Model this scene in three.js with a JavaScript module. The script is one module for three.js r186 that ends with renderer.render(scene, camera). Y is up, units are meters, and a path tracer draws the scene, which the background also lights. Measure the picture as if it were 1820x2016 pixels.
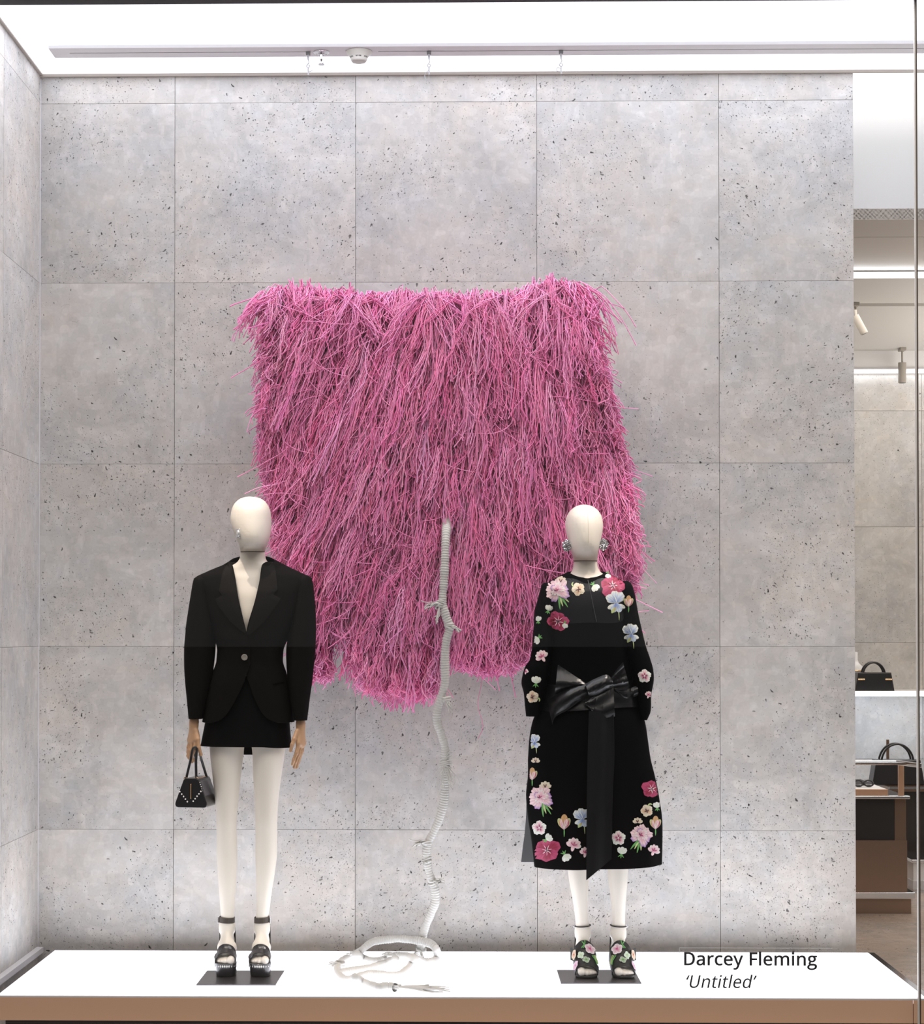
import * as THREE from 'three';
import { RoundedBoxGeometry } from 'three/addons/geometries/RoundedBoxGeometry.js';
import { TextGeometry } from 'three/addons/geometries/TextGeometry.js';
import { FontLoader } from 'three/addons/loaders/FontLoader.js';
import { RectAreaLightUniformsLib } from 'three/addons/lights/RectAreaLightUniformsLib.js';
import { mergeGeometries, mergeVertices, toCreasedNormals } from 'three/addons/utils/BufferGeometryUtils.js';

// ------------------------------------------------------------------ camera, light, exposure
const scene = new THREE.Scene();
const V = (x, y, z) => new THREE.Vector3(x, y, z);
const FOCAL = 3780, EYE = 1.37, DIST = 8.456, YAW = 0.01815, PITCH = 0.0164;   // focal length in pixels of an 1820 x 2016 frame; metres; radians
const camera = new THREE.PerspectiveCamera(2 * Math.atan(1008 / FOCAL) * 180 / Math.PI, 1820 / 2016, 0.1, 80);
camera.position.set(0, EYE, DIST);
camera.rotation.order = 'YXZ';
camera.rotation.set(PITCH, YAW, 0);
camera.setViewOffset(1820, 2016, 71, -178, 1820, 2016);                        // shift lens: verticals stay upright

const renderer = new THREE.WebGLRenderer({ antialias: true });
renderer.toneMapping = THREE.LinearToneMapping;
renderer.toneMappingExposure = 1.0;
renderer.shadowMap.enabled = true;
RectAreaLightUniformsLib.init();

scene.background = new THREE.Color(0.24, 0.235, 0.23);                           // the dim hall outside the shop window

const COOL = new THREE.Color(0.865, 0.9, 1.0), WARM = new THREE.Color(1.0, 0.86, 0.72);
const LIGHT = { ceiling: 2.75, platform: 2.6, key: 11, head: 20, hall: 3.9, shop: 4.2, cove: 14, bulkhead: 2.3 };
const CEIL_Y = 3.853, TRACK_Z = 0.357, WALL_L = -1.866, BAY_R = 2.35, FRONT_Z = 1.25;
function areaLight(name, x0, x1, z0, z1, y, down, intensity, color) {
  const l = new THREE.RectAreaLight(color, intensity, x1 - x0, z1 - z0);
  l.name = name; l.position.set((x0 + x1) / 2, y, (z0 + z1) / 2);
  l.lookAt(l.position.x, y + (down ? -1 : 1), l.position.z);
  scene.add(l); return l;
}
// the luminous ceiling either side of the track, and the luminous platform
areaLight('ceiling_light_back', WALL_L + 0.03, BAY_R - 0.03, 0.05, TRACK_Z - 0.08, CEIL_Y - 0.012, true, LIGHT.ceiling, COOL);
areaLight('ceiling_light_front', WALL_L + 0.03, BAY_R - 0.03, TRACK_Z + 0.08, 1.19, CEIL_Y - 0.012, true, LIGHT.ceiling, COOL);
const PLAT = { x0: -1.76, x1: 1.75, z0: 0.15, z1: 1.185 };
areaLight('platform_light', PLAT.x0 + 0.01, PLAT.x1 - 0.02, PLAT.z0 + 0.01, PLAT.z1 - 0.01, 0.0015, false, LIGHT.platform, COOL);
function spot(name, from, to, intensity, color, angle, penumbra, soft) {
  const s = new THREE.SpotLight(color, intensity, 0, angle, penumbra, 2);
  s.name = name; s.position.set(...from); s.target.position.set(...to); s.shadow.radius = soft; s.castShadow = true;
  scene.add(s, s.target);
}
spot('window_spot', [-1.35, 3.62, 1.14], [-0.86, 1.35, 0.74], LIGHT.key, WARM, 0.22, 0.6, 1.2);
spot('window_spot', [1.55, 3.62, 1.12], [0.5, 1.35, 0.74], LIGHT.key, WARM, 0.22, 0.6, 1.2);
{ // unseen fill strip added above the glass, turned into the window
  const l = new THREE.RectAreaLight(new THREE.Color(1, 0.93, 0.87), LIGHT.head, 3.7, 0.045);
  l.name = 'head_fill'; l.position.set(0.05, 3.79, 1.19); l.lookAt(0.05, 1.2, 0.3); scene.add(l);
}
// unseen panel added high in the hall as front fill for the window
areaLight('hall_fill', -4, 4, 2.6, 6.6, 6.2, true, LIGHT.hall, new THREE.Color(1, 0.93, 0.86));
// the shop behind
areaLight('shop_up_fill', 3.2, 5.6, -4.0, -0.9, 2.3, false, 3.6, new THREE.Color(1, 0.94, 0.88));  // unseen fill added off to the right to brighten the shop ceiling
areaLight('bulkhead_fill', 1.2, 3.0, -0.5, -0.14, 4.12, true, LIGHT.bulkhead, new THREE.Color(0.96, 0.97, 1));  // unseen lamp added above the bulkhead to whiten its face
areaLight('shop_light', 1.6, 3.4, -3.6, -1.4, 3.24, true, LIGHT.shop, new THREE.Color(1, 0.93, 0.86));

// ------------------------------------------------------------------ helpers
const viewTurn = new THREE.Matrix4().makeRotationFromEuler(new THREE.Euler(PITCH, YAW, 0, 'YXZ'));
// plan(): where a spot measured on the photograph lies in the shop window, at the depth z (metres in front of the stone wall)
const sight = (px, py) => V((px - 839) / FOCAL, (1186 - py) / FOCAL, -1).applyMatrix4(viewTurn);
function plan(px, py, z) { const d = sight(px, py), t = (z - DIST) / d.z; return V(d.x * t, EYE + d.y * t, z); }
function planY(px, py, y) { const d = sight(px, py), t = (y - EYE) / d.y; return V(d.x * t, y, DIST + d.z * t); }
function rng(seed) { let s = seed | 0; return () => { s = (s + 0x6d2b79f5) | 0; let t = Math.imul(s ^ (s >>> 15), 1 | s); t = (t + Math.imul(t ^ (t >>> 7), 61 | t)) ^ t; return ((t ^ (t >>> 14)) >>> 0) / 4294967296; }; }
const lerp = THREE.MathUtils.lerp, clamp = THREE.MathUtils.clamp, sstep = (a, b, x) => { const t = clamp((x - a) / (b - a), 0, 1); return t * t * (3 - 2 * t); };
const taken = new Map();
function numbered(name) { const n = taken.get(name) ?? 0; taken.set(name, n + 1); return n ? name + '_' + String(n).padStart(3, '0') : name; }
const bases = new Map();
function thing(name, label, category, [x, y, z], group) {
  const o = new THREE.Group(); o.name = numbered(name); o.position.set(x, y, z); o.userData = { label, category };
  if (group) o.userData.group = group;
  bases.set(o, o.position.clone()); scene.add(o); return o;
}
function structure(name) { const o = new THREE.Group(); o.name = name; o.userData = { kind: 'structure' }; bases.set(o, V(0, 0, 0)); scene.add(o); return o; }
// a part (or sub-part) whose geometry is given in world metres
function part(name, geo, mat, parent, label) {
  const b = bases.get(parent), g = Array.isArray(geo) ? merge(geo) : geo;
  g.translate(-b.x, -b.y, -b.z);
  const m = new THREE.Mesh(g, mat); m.name = numbered(name); if (label) m.userData.label = label;
  bases.set(m, b); parent.add(m); return m;
}
function merge(list) {
  const keep = ['position', 'normal', 'uv', ...(list.every((g) => g.attributes.color) ? ['color'] : [])];
  return mergeGeometries(list.map((g) => {
    const h = g.index ? g.toNonIndexed() : g.clone();
    if (!h.attributes.uv) h.setAttribute('uv', new THREE.BufferAttribute(new Float32Array(h.attributes.position.count * 2), 2));
    for (const k of Object.keys(h.attributes)) if (!keep.includes(k)) h.deleteAttribute(k);
    return h;
  }));
}
function box(x0, x1, y0, y1, z0, z1, r = 0) {
  const g = r ? new RoundedBoxGeometry(x1 - x0, y1 - y0, z1 - z0, 2, r) : new THREE.BoxGeometry(x1 - x0, y1 - y0, z1 - z0);
  return g.translate((x0 + x1) / 2, (y0 + y1) / 2, (z0 + z1) / 2);
}
function cyl(a, b, r0, r1 = r0, n = 16) {
  const d = b.clone().sub(a), g = new THREE.CylinderGeometry(r1, r0, d.length(), n);
  g.applyQuaternion(new THREE.Quaternion().setFromUnitVectors(V(0, 1, 0), d.clone().normalize()));
  return g.translate((a.x + b.x) / 2, (a.y + b.y) / 2, (a.z + b.z) / 2);
}
function tube(points, r, seg = 40, sides = 8, closed = false) { return new THREE.TubeGeometry(new THREE.CatmullRomCurve3(points, closed, 'centripetal'), seg, r, sides, closed); }
function ball(p, r, sx = 1, sy = 1, sz = 1, n = 12) { return new THREE.SphereGeometry(r, n, Math.ceil(n * 0.7)).scale(sx, sy, sz).translate(p.x, p.y, p.z); }
function lathe(prof, n = 32) { return new THREE.LatheGeometry(prof.map(([r, y]) => new THREE.Vector2(r, y)), n); }
// monotone cubic through a table [[key, a, b, ...], ...]
function table(rows) {
  const k = rows.map((r) => r[0]), cols = rows[0].length - 1, m = [];
  for (let c = 1; c <= cols; c++) {
    const d = [], t = [];
    for (let i = 0; i + 1 < k.length; i++) d.push((rows[i + 1][c] - rows[i][c]) / (k[i + 1] - k[i]));
    for (let i = 0; i < k.length; i++) {
      if (i === 0) t.push(d[0]); else if (i === k.length - 1) t.push(d[i - 1]);
      else t.push(d[i - 1] * d[i] <= 0 ? 0 : 2 * d[i - 1] * d[i] / (d[i - 1] + d[i]));
    }
    m.push(t);
  }
  return (x) => {
    x = clamp(x, k[0], k[k.length - 1]);
    let i = 0; while (i < k.length - 2 && x > k[i + 1]) i++;
    const h = k[i + 1] - k[i], s = (x - k[i]) / h, s2 = s * s, s3 = s2 * s;
    return m.map((t, c) => (2 * s3 - 3 * s2 + 1) * rows[i][c + 1] + (s3 - 2 * s2 + s) * h * t[i] + (-2 * s3 + 3 * s2) * rows[i + 1][c + 1] + (s3 - s2) * h * t[i + 1]);
  };
}
// a cloth-like sheet with thickness from fn(u, v)
function sheet(fn, nu, nv, thick, closed = false, flip = 1) {
  const P = [], cols = closed ? nu : nu + 1;
  for (let j = 0; j <= nv; j++) for (let i = 0; i < cols; i++) P.push(fn(i / nu, j / nv));
  const id = (i, j) => j * cols + (closed ? (i + nu) % nu : i), at = (i, j) => P[id(closed ? i : clamp(i, 0, nu), clamp(j, 0, nv))];
  const pos = [], uv = [], idx = [], n = V(0, 0, 0), N = [];
  for (let j = 0; j <= nv; j++) for (let i = 0; i < cols; i++) {
    const a = at(i + 1, j).clone().sub(at(i - 1, j)), b = at(i, j + 1).clone().sub(at(i, j - 1));
    n.crossVectors(b, a).normalize().multiplyScalar(flip); N.push(n.clone());
  }
  for (const s of [0.5, -0.5]) for (let q = 0; q < P.length; q++) {
    pos.push(P[q].x + N[q].x * s * thick, P[q].y + N[q].y * s * thick, P[q].z + N[q].z * s * thick);
    uv.push((q % cols) / nu, Math.floor(q / cols) / nv);
  }
  const M = P.length, quad = (a, b, c, d, f) => f > 0 ? idx.push(a, c, b, b, c, d) : idx.push(a, b, c, b, d, c);
  for (let j = 0; j < nv; j++) for (let i = 0; i < nu; i++) {
    const a = id(i, j), b = id(i + 1, j), c = id(i, j + 1), d = id(i + 1, j + 1);
    quad(a, b, c, d, flip); quad(a + M, b + M, c + M, d + M, -flip);
  }
  for (let i = 0; i < nu; i++) { quad(id(i, 0) + M, id(i + 1, 0) + M, id(i, 0), id(i + 1, 0), flip); quad(id(i, nv), id(i + 1, nv), id(i, nv) + M, id(i + 1, nv) + M, flip); }
  if (!closed) for (let j = 0; j < nv; j++) { quad(id(0, j) + M, id(0, j), id(0, j + 1) + M, id(0, j + 1), flip); quad(id(nu, j), id(nu, j) + M, id(nu, j + 1), id(nu, j + 1) + M, flip); }
  const g = new THREE.BufferGeometry();
  g.setAttribute('position', new THREE.Float32BufferAttribute(pos, 3)); g.setAttribute('uv', new THREE.Float32BufferAttribute(uv, 2)); g.setIndex(idx);
  return toCreasedNormals(g, 0.9);
}
function std(o) { return new THREE.MeshStandardMaterial(o); }
function phys(o) { return new THREE.MeshPhysicalMaterial(o); }
const lin = (r, g, b) => new THREE.Color(r, g, b);
// ------------------------------------------------------------------ stone: a pitted grey limestone, 2.4 m of it
function stoneMaps(seed, pits, S = 2048) {
  const PXM = S / 2.4, rnd = rng(seed), G = 256, lat = new Float32Array(G * G);
  for (let i = 0; i < lat.length; i++) lat[i] = rnd();
  const noise = (x, y) => {
    const xi = Math.floor(x), yi = Math.floor(y), fx = x - xi, fy = y - yi, u = fx * fx * (3 - 2 * fx), v = fy * fy * (3 - 2 * fy);
    const a = (yi & 255) * G, b = ((yi + 1) & 255) * G, c = xi & 255, d = (xi + 1) & 255;
    return (lat[a + c] * (1 - u) + lat[a + d] * u) * (1 - v) + (lat[b + c] * (1 - u) + lat[b + d] * u) * v;
  };
  const val = new Float32Array(S * S), hue = new Float32Array(S * S), h = new Float32Array(S * S).fill(0.8);
  for (let y = 0; y < S; y++) for (let x = 0; x < S; x++) {
    const m = x / PXM, n = y / PXM, w = noise(m * 5 + 90, n * 5 + 7) * 0.6;
    const big = noise(m * 3.1 + w, n * 3.1 + w), mid = noise(m * 9 + w * 3, n * 9 + 31), fine = noise(m * 34, n * 34 + 11), grit = noise(m * 160, n * 160), patch = noise(m * 6 + 50 + w * 4, n * 6 + 3);
    val[y * S + x] = 1 + (big - 0.5) * 0.13 + (mid - 0.5) * 0.11 + (fine - 0.5) * 0.08 + (grit - 0.5) * 0.07 + (sstep(0.62, 0.7, patch) - 0.3) * 0.06 + sstep(0.66, 0.72, noise(m * 26 + w * 6, n * 26 + 80)) * 0.075 + sstep(0.7, 0.76, noise(m * 55 + 9 + w * 9, n * 55)) * 0.07 - sstep(0.7, 0.75, noise(m * 15 + 33, n * 15 + 5 + w * 5)) * 0.06;
    hue[y * S + x] = (noise(m * 2.2 + 13, n * 2.2 + 70) - 0.5) + (noise(m * 12 + 3, n * 12) - 0.5) * 0.6 + (noise(m * 30 + 61, n * 30) - 0.5) * 0.5;
  }
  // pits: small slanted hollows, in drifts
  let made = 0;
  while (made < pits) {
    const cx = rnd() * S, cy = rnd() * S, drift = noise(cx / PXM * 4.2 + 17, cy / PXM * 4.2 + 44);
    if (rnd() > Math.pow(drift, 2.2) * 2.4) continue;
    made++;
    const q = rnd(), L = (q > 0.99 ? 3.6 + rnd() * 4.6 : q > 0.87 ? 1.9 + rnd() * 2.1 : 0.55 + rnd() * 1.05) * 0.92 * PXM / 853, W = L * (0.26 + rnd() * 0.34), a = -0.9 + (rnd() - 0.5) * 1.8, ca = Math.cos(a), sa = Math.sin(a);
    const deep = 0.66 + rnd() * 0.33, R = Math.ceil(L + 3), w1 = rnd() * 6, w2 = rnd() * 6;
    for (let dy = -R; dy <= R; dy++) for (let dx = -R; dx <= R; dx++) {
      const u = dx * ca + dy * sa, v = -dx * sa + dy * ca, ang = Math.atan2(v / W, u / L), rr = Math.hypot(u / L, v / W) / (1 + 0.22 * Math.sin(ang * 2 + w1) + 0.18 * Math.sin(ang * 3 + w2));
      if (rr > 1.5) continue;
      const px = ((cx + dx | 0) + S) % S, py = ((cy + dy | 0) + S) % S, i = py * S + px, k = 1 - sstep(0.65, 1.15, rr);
      val[i] *= 1 - k * deep; if (rr > 1.05 && dy > 0) val[i] *= 1.05;  // depth shade and a lit rim painted into the colour
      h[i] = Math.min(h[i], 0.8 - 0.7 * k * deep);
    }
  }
  for (let c = 0; c < (S > 1500 ? 240 : 0); c++) {                                            // hair cracks and pale fossil flecks
    let x = rnd() * S, y = rnd() * S, a = rnd() * 6.3; const n = 10 + rnd() * 26, pale = rnd() < 0.6;
    for (let k = 0; k < n; k++) { a += (rnd() - 0.5) * 0.9; x += Math.cos(a); y += Math.sin(a); const i = ((y | 0) + S) % S * S + ((x | 0) + S) % S; val[i] *= pale ? 1.1 : 0.62; }
  }
  const color = new Uint8Array(S * S * 4), bump = new Uint8Array(S * S * 4), enc = (v) => 255 * Math.pow(clamp(v, 0, 1), 1 / 2.2);
  for (let i = 0; i < S * S; i++) {
    const t = hue[i] * 0.06, v = val[i] * 0.46;
    color[i * 4] = enc(v * (1.025 + t)); color[i * 4 + 1] = enc(v * (0.985 - Math.abs(t) * 0.1)); color[i * 4 + 2] = enc(v * (0.945 - t)); color[i * 4 + 3] = 255;
    bump[i * 4] = bump[i * 4 + 1] = bump[i * 4 + 2] = 255 * h[i]; bump[i * 4 + 3] = 255;
  }
  const tex = (d, srgb) => { const t = new THREE.DataTexture(d, S, S); t.wrapS = t.wrapT = THREE.RepeatWrapping; t.magFilter = THREE.LinearFilter; t.minFilter = THREE.LinearFilter; if (srgb) t.colorSpace = THREE.SRGBColorSpace; t.needsUpdate = true; return t; };
  return { map: tex(color, true), bumpMap: tex(bump, false) };
}
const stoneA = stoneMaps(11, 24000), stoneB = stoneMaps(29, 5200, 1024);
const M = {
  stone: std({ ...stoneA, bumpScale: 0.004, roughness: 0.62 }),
  shopStone: std({ ...stoneB, bumpScale: 0.001, roughness: 0.5 }),
  joint: std({ color: lin(0.38, 0.36, 0.34), roughness: 0.95 }),
  white: std({ color: lin(0.8, 0.8, 0.8), roughness: 0.6 }),
  paint: std({ color: lin(0.62, 0.6, 0.57), roughness: 0.7 }),
  taupe: std({ color: lin(0.5, 0.45, 0.4), roughness: 0.5 }),
  luminous: std({ color: lin(0.9, 0.9, 0.9), roughness: 0.35, emissive: COOL, emissiveIntensity: 1.05 }),
  glow: std({ color: lin(0.9, 0.9, 0.9), roughness: 0.5, emissive: lin(0.95, 0.97, 1), emissiveIntensity: 1.3 }),
  alu: std({ color: lin(0.62, 0.61, 0.63), roughness: 0.45, metalness: 0.0 }),
  chrome: std({ color: lin(0.78, 0.78, 0.8), roughness: 0.12, metalness: 1 }),
  copper: std({ color: lin(0.76, 0.48, 0.32), roughness: 0.3, metalness: 0.2 }),
  gold: std({ color: lin(0.9, 0.6, 0.35), roughness: 0.25, metalness: 1 }),
  dark: std({ color: lin(0.015, 0.013, 0.014), roughness: 0.6 }),
  slot: std({ color: lin(0.12, 0.12, 0.125), roughness: 0.8 }),
  glass: phys({ color: lin(1, 1, 1), roughness: 0, transmission: 1, thickness: 0, ior: 1.5, specularIntensity: 0.45 }),
};
// one slab of cladding with its own cut of stone and a small arris; the face that looks into the room is +z, +x or -x
const slabRnd = rng(5);
function slabUV(g, axis) {
  const fx = slabRnd() < 0.5 ? -1 : 1, ox = slabRnd() * 1.2 + (fx < 0 ? 1.2 : 0), oy = slabRnd() * 1.5, p = g.attributes.position, uv = [];
  g.computeBoundingBox(); const b = g.boundingBox.min;
  for (let i = 0; i < p.count; i++) uv.push(ox / 2.4 + fx * (axis === 'x' ? p.getZ(i) - b.z : p.getX(i) - b.x) / 2.4, oy / 2.4 + (axis === 'y' ? p.getZ(i) - b.z : p.getY(i) - b.y) / 2.4);
  g.setAttribute('uv', new THREE.Float32BufferAttribute(uv, 2)); return g;
}
const ROWS_PX = [139, 200.5, 555, 912.5, 1272.5, 1634], ROW_Y = ROWS_PX.map((p) => plan(908, p, 0).y);
const COL_X = [75, 342.5, 700, 1058, 1418, 1684].map((p) => plan(p, 1248, 0).x);
ROW_Y[0] = CEIL_Y; ROW_Y.push(-0.13);
const GAP = 0.00055, wallBack = structure('wall_back');
part('wall_core', box(WALL_L - 0.1, COL_X[5] - 0.001, -0.13, CEIL_Y + 0.1, -0.12, -0.012), M.joint, wallBack);
for (let r = 0; r + 1 < ROW_Y.length; r++) for (let c = 0; c < 5; c++) {
  const proud = (slabRnd() - 0.5) * 0.0014;
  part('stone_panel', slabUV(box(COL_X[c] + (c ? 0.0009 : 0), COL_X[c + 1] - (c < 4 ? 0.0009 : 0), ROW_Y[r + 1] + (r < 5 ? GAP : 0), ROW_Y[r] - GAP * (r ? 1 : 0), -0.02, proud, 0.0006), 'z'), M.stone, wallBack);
}
const wallLeft = structure('wall_left');
part('wall_core', box(WALL_L - 0.14, WALL_L - 0.022, -0.13, CEIL_Y + 0.1, -0.12, FRONT_Z + 0.05), M.joint, wallLeft);
const LZ = [0, 0.68, FRONT_Z + 0.05];
for (let r = 0; r + 1 < ROW_Y.length; r++) for (let c = 0; c < 2; c++)
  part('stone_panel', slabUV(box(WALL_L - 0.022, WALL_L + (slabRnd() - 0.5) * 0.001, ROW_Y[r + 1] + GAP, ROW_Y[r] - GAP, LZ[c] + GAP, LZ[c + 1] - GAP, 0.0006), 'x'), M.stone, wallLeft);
part('corner_trim', box(WALL_L, WALL_L + 0.003, -0.05, CEIL_Y - 0.02, 0.001, 0.006), M.alu, wallLeft);
part('base_rail', box(WALL_L, WALL_L + 0.03, -0.03, -0.006, 0.02, FRONT_Z - 0.05), M.alu, wallLeft, 'pale metal rail at the foot of the left wall');
// ceiling: two luminous panels with the grey track between them
const ceiling = structure('ceiling');
part('ceiling_slab', box(WALL_L - 0.14, BAY_R + 0.1, CEIL_Y + 0.04, CEIL_Y + 0.16, -0.12, FRONT_Z + 0.1), M.paint, ceiling);
part('light_panel', box(WALL_L + 0.012, BAY_R, CEIL_Y, CEIL_Y + 0.03, 0.012, TRACK_Z - 0.07), M.luminous, ceiling, 'luminous white ceiling panel along the wall');
part('light_panel', box(WALL_L + 0.012, BAY_R, CEIL_Y, CEIL_Y + 0.03, TRACK_Z + 0.07, FRONT_Z - 0.02), M.luminous, ceiling, 'luminous white ceiling panel towards the glass');
part('light_panel', box(WALL_L + 0.012, plan(102, 92, TRACK_Z).x, CEIL_Y, CEIL_Y + 0.03, TRACK_Z - 0.07, TRACK_Z + 0.07), M.luminous, ceiling);
part('edge_profile', [box(WALL_L, WALL_L + 0.012, CEIL_Y - 0.006, CEIL_Y + 0.04, 0, FRONT_Z), box(WALL_L, BAY_R, CEIL_Y - 0.012, CEIL_Y + 0.04, 0, 0.012)], M.taupe, ceiling);  // taupe lip paints in the shadow band at the wall top
part('wall_right_core', box(BAY_R, BAY_R + 0.1, -0.13, CEIL_Y + 0.1, -0.12, FRONT_Z + 0.1), M.paint, structure('wall_right'));

// display platform: a white light box with copper front
const TX0 = plan(102, 92, TRACK_Z).x;
const platform = thing('display_platform', 'long low white glowing display platform with a polished copper front', 'platform', [0, -0.13, 0.65]);
part('luminous_top', box(PLAT.x0, PLAT.x1, -0.02, 0, PLAT.z0, PLAT.z1, 0.002), M.luminous, platform);
part('plinth', box(PLAT.x0 + 0.02, PLAT.x1 + 0.02, -0.13, -0.02, PLAT.z0 + 0.04, PLAT.z1 - 0.06), M.dark, platform);
part('front_panel', box(WALL_L + 0.002, 1.697, -0.092, -0.004, PLAT.z1 + 0.0005, PLAT.z1 + 0.012, 0.002), M.copper, platform, 'copper coloured metal front panel');
part('front_panel', box(1.6995, 1.765, -0.092, -0.004, PLAT.z1 + 0.0005, PLAT.z1 + 0.012, 0.002), M.copper, platform, 'short copper end panel');
part('front_trim', box(WALL_L + 0.002, 1.765, -0.004, 0.0005, PLAT.z1, PLAT.z1 + 0.012), M.alu, platform);
part('side_trim', (() => {
  const s = new THREE.Shape([[0, -0.09], [0.032, -0.09], [0.032, -0.006], [0.026, 0.001], [0, 0.001]].map((p) => new THREE.Vector2(...p)));
  return new THREE.ExtrudeGeometry(s, { depth: PLAT.z1 - PLAT.z0, bevelEnabled: false }).translate(PLAT.x1, 0, PLAT.z0);
})(), M.chrome, platform, 'mirror polished metal edge on the right side');
part('back_trim', box(PLAT.x0, PLAT.x1, -0.09, 0.0005, PLAT.z0 - 0.006, PLAT.z0), M.alu, platform);

// floor: the shop floor, and the paving outside the glass
const floor = structure('floor');
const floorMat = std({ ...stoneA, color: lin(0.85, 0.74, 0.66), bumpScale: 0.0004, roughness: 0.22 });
part('floor_bed', box(-3, 6, -0.23, -0.14, -5, FRONT_Z + 0.1), M.joint, floor);
for (let i = 0; i < 5; i++) for (let j = 0; j < 4; j++) {
  const x0 = -0.6 + i * 1.2, z0 = -4.6 + j * 1.5;
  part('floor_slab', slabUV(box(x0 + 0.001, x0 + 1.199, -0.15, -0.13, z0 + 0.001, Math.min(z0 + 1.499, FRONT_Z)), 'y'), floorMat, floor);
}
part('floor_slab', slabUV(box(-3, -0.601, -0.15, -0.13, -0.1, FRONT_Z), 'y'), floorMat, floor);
part('paving', box(-150, 150, -0.25, -0.15, FRONT_Z + 0.11, 220), std({ color: lin(0.09, 0.075, 0.065), roughness: 0.55 }), structure('floor_outside'));

// front glazing: dark head frame, two panes, the slim joint between them
const headY = plan(900, 5, FRONT_Z - 0.04).y;
const JX = plan(1806, 1000, FRONT_Z).x;
const win1 = structure('window_1');
part('glass_pane', box(-2.2, JX - 0.0052, -0.09, headY, FRONT_Z, FRONT_Z + 0.008), M.glass, win1);
part('window_head', box(-2.3, 2.6, headY, headY + 0.05, FRONT_Z - 0.04, FRONT_Z + 0.06), M.dark, win1);
part('head_wall', box(-2.3, 2.6, headY + 0.05, CEIL_Y + 0.3, FRONT_Z + 0.0, FRONT_Z + 0.06), M.paint, win1);
const win2 = structure('window_2');
part('glass_pane', box(JX + 0.0052, 2.6, -0.13, headY, FRONT_Z, FRONT_Z + 0.008), M.glass, win2);
part('joint_profile', box(JX - 0.0046, JX - 0.0005, -0.14, headY, FRONT_Z - 0.004, FRONT_Z + 0.012), std({ color: lin(0.62, 0.6, 0.57), roughness: 0.6 }), win2);
part('joint_seal', box(JX - 0.0005, JX + 0.0046, -0.14, headY, FRONT_Z - 0.004, FRONT_Z + 0.012), std({ color: lin(0.07, 0.045, 0.035), roughness: 0.5 }), win2);
// ------------------------------------------------------------------ the shop seen past the right end of the wall
const SZ = -4.49, BULK_Z = -0.55, SOFF_Y = 3.313, SOFF_Z = -1.814, SC_Y = 3.275;
const shopBack = structure('wall_shop_back');
part('wall_core', box(0.2, 6, -0.13, 3.6, SZ - 0.15, SZ - 0.02), M.joint, shopBack);
{
  const ys = [1037, 1265].map((p) => plan(1740, p, SZ).y), rows = [-0.13, ys[1] - 0.78, ys[1], ys[0], ys[0] + 0.78, 3.12];
  for (let r = 0; r < 5; r++) for (let c = 0; c < 4; c++) part('stone_panel', slabUV(box(0.9 + c * 1.1 + 0.001, 0.9 + (c + 1) * 1.1 - 0.001, rows[r] + 0.001, rows[r + 1] - 0.001, SZ - 0.02, SZ), 'z'), M.shopStone, shopBack);
}
part('upper_wall', box(0.2, 6, 3.15, SC_Y, SZ - 0.02, SZ), M.white, shopBack);
const shopCeiling = structure('ceiling_shop');
part('ceiling_slab', box(0.2, 6, SC_Y + 0.05, SC_Y + 0.15, SZ - 0.15, SOFF_Z), M.paint, shopCeiling);
{ // ceiling boards with dark recessed tracks between them
  const zs = [SOFF_Z - 0.02, plan(1740, 597, 0).z, 0], t1 = planY(1740, 597, SC_Y).z, t2 = planY(1740, 603, SC_Y).z, t3 = planY(1740, 691, SC_Y).z;
  part('ceiling_board', box(0.2, 6, SC_Y, SC_Y + 0.04, t1, SOFF_Z - 0.02), M.paint, shopCeiling);
  part('ceiling_board', box(0.2, 6, SC_Y, SC_Y + 0.04, t3, t2), M.paint, shopCeiling);
  part('track_channel', box(0.2, 6, SC_Y + 0.018, SC_Y + 0.03, t2, t1), M.taupe, shopCeiling);
  part('track_channel', box(0.2, 6, SC_Y + 0.012, SC_Y + 0.03, SZ, t3), M.taupe, shopCeiling);
}
const bulk = structure('ceiling_bulkhead');
part('bulkhead_face', box(0.2, 6, SOFF_Y, 4.2, BULK_Z - 0.06, BULK_Z), M.white, bulk, 'white vertical face of the bulkhead');
part('bulkhead_roof_board', box(0.2, 6, 4.15, 4.2, BULK_Z, -0.12), M.white, bulk);
part('bulkhead_fill_panel', box(1.2, 3.0, 4.13, 4.15, -0.5, -0.14), M.glow, bulk);  // glowing sheet added to go with the unseen bulkhead lamp
const seamZ = planY(1740, 466, SOFF_Y).z;
part('soffit_board', box(0.2, 6, SOFF_Y - 0.002, SOFF_Y + 0.05, seamZ + 0.003, BULK_Z), M.taupe, bulk);
part('soffit_board', box(0.2, 6, SOFF_Y - 0.002, SOFF_Y + 0.05, SOFF_Z, seamZ - 0.003), M.taupe, bulk);
part('soffit_core', box(0.2, 6, SOFF_Y + 0.012, 4.2, SOFF_Z, BULK_Z - 0.06), M.joint, bulk);
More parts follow.
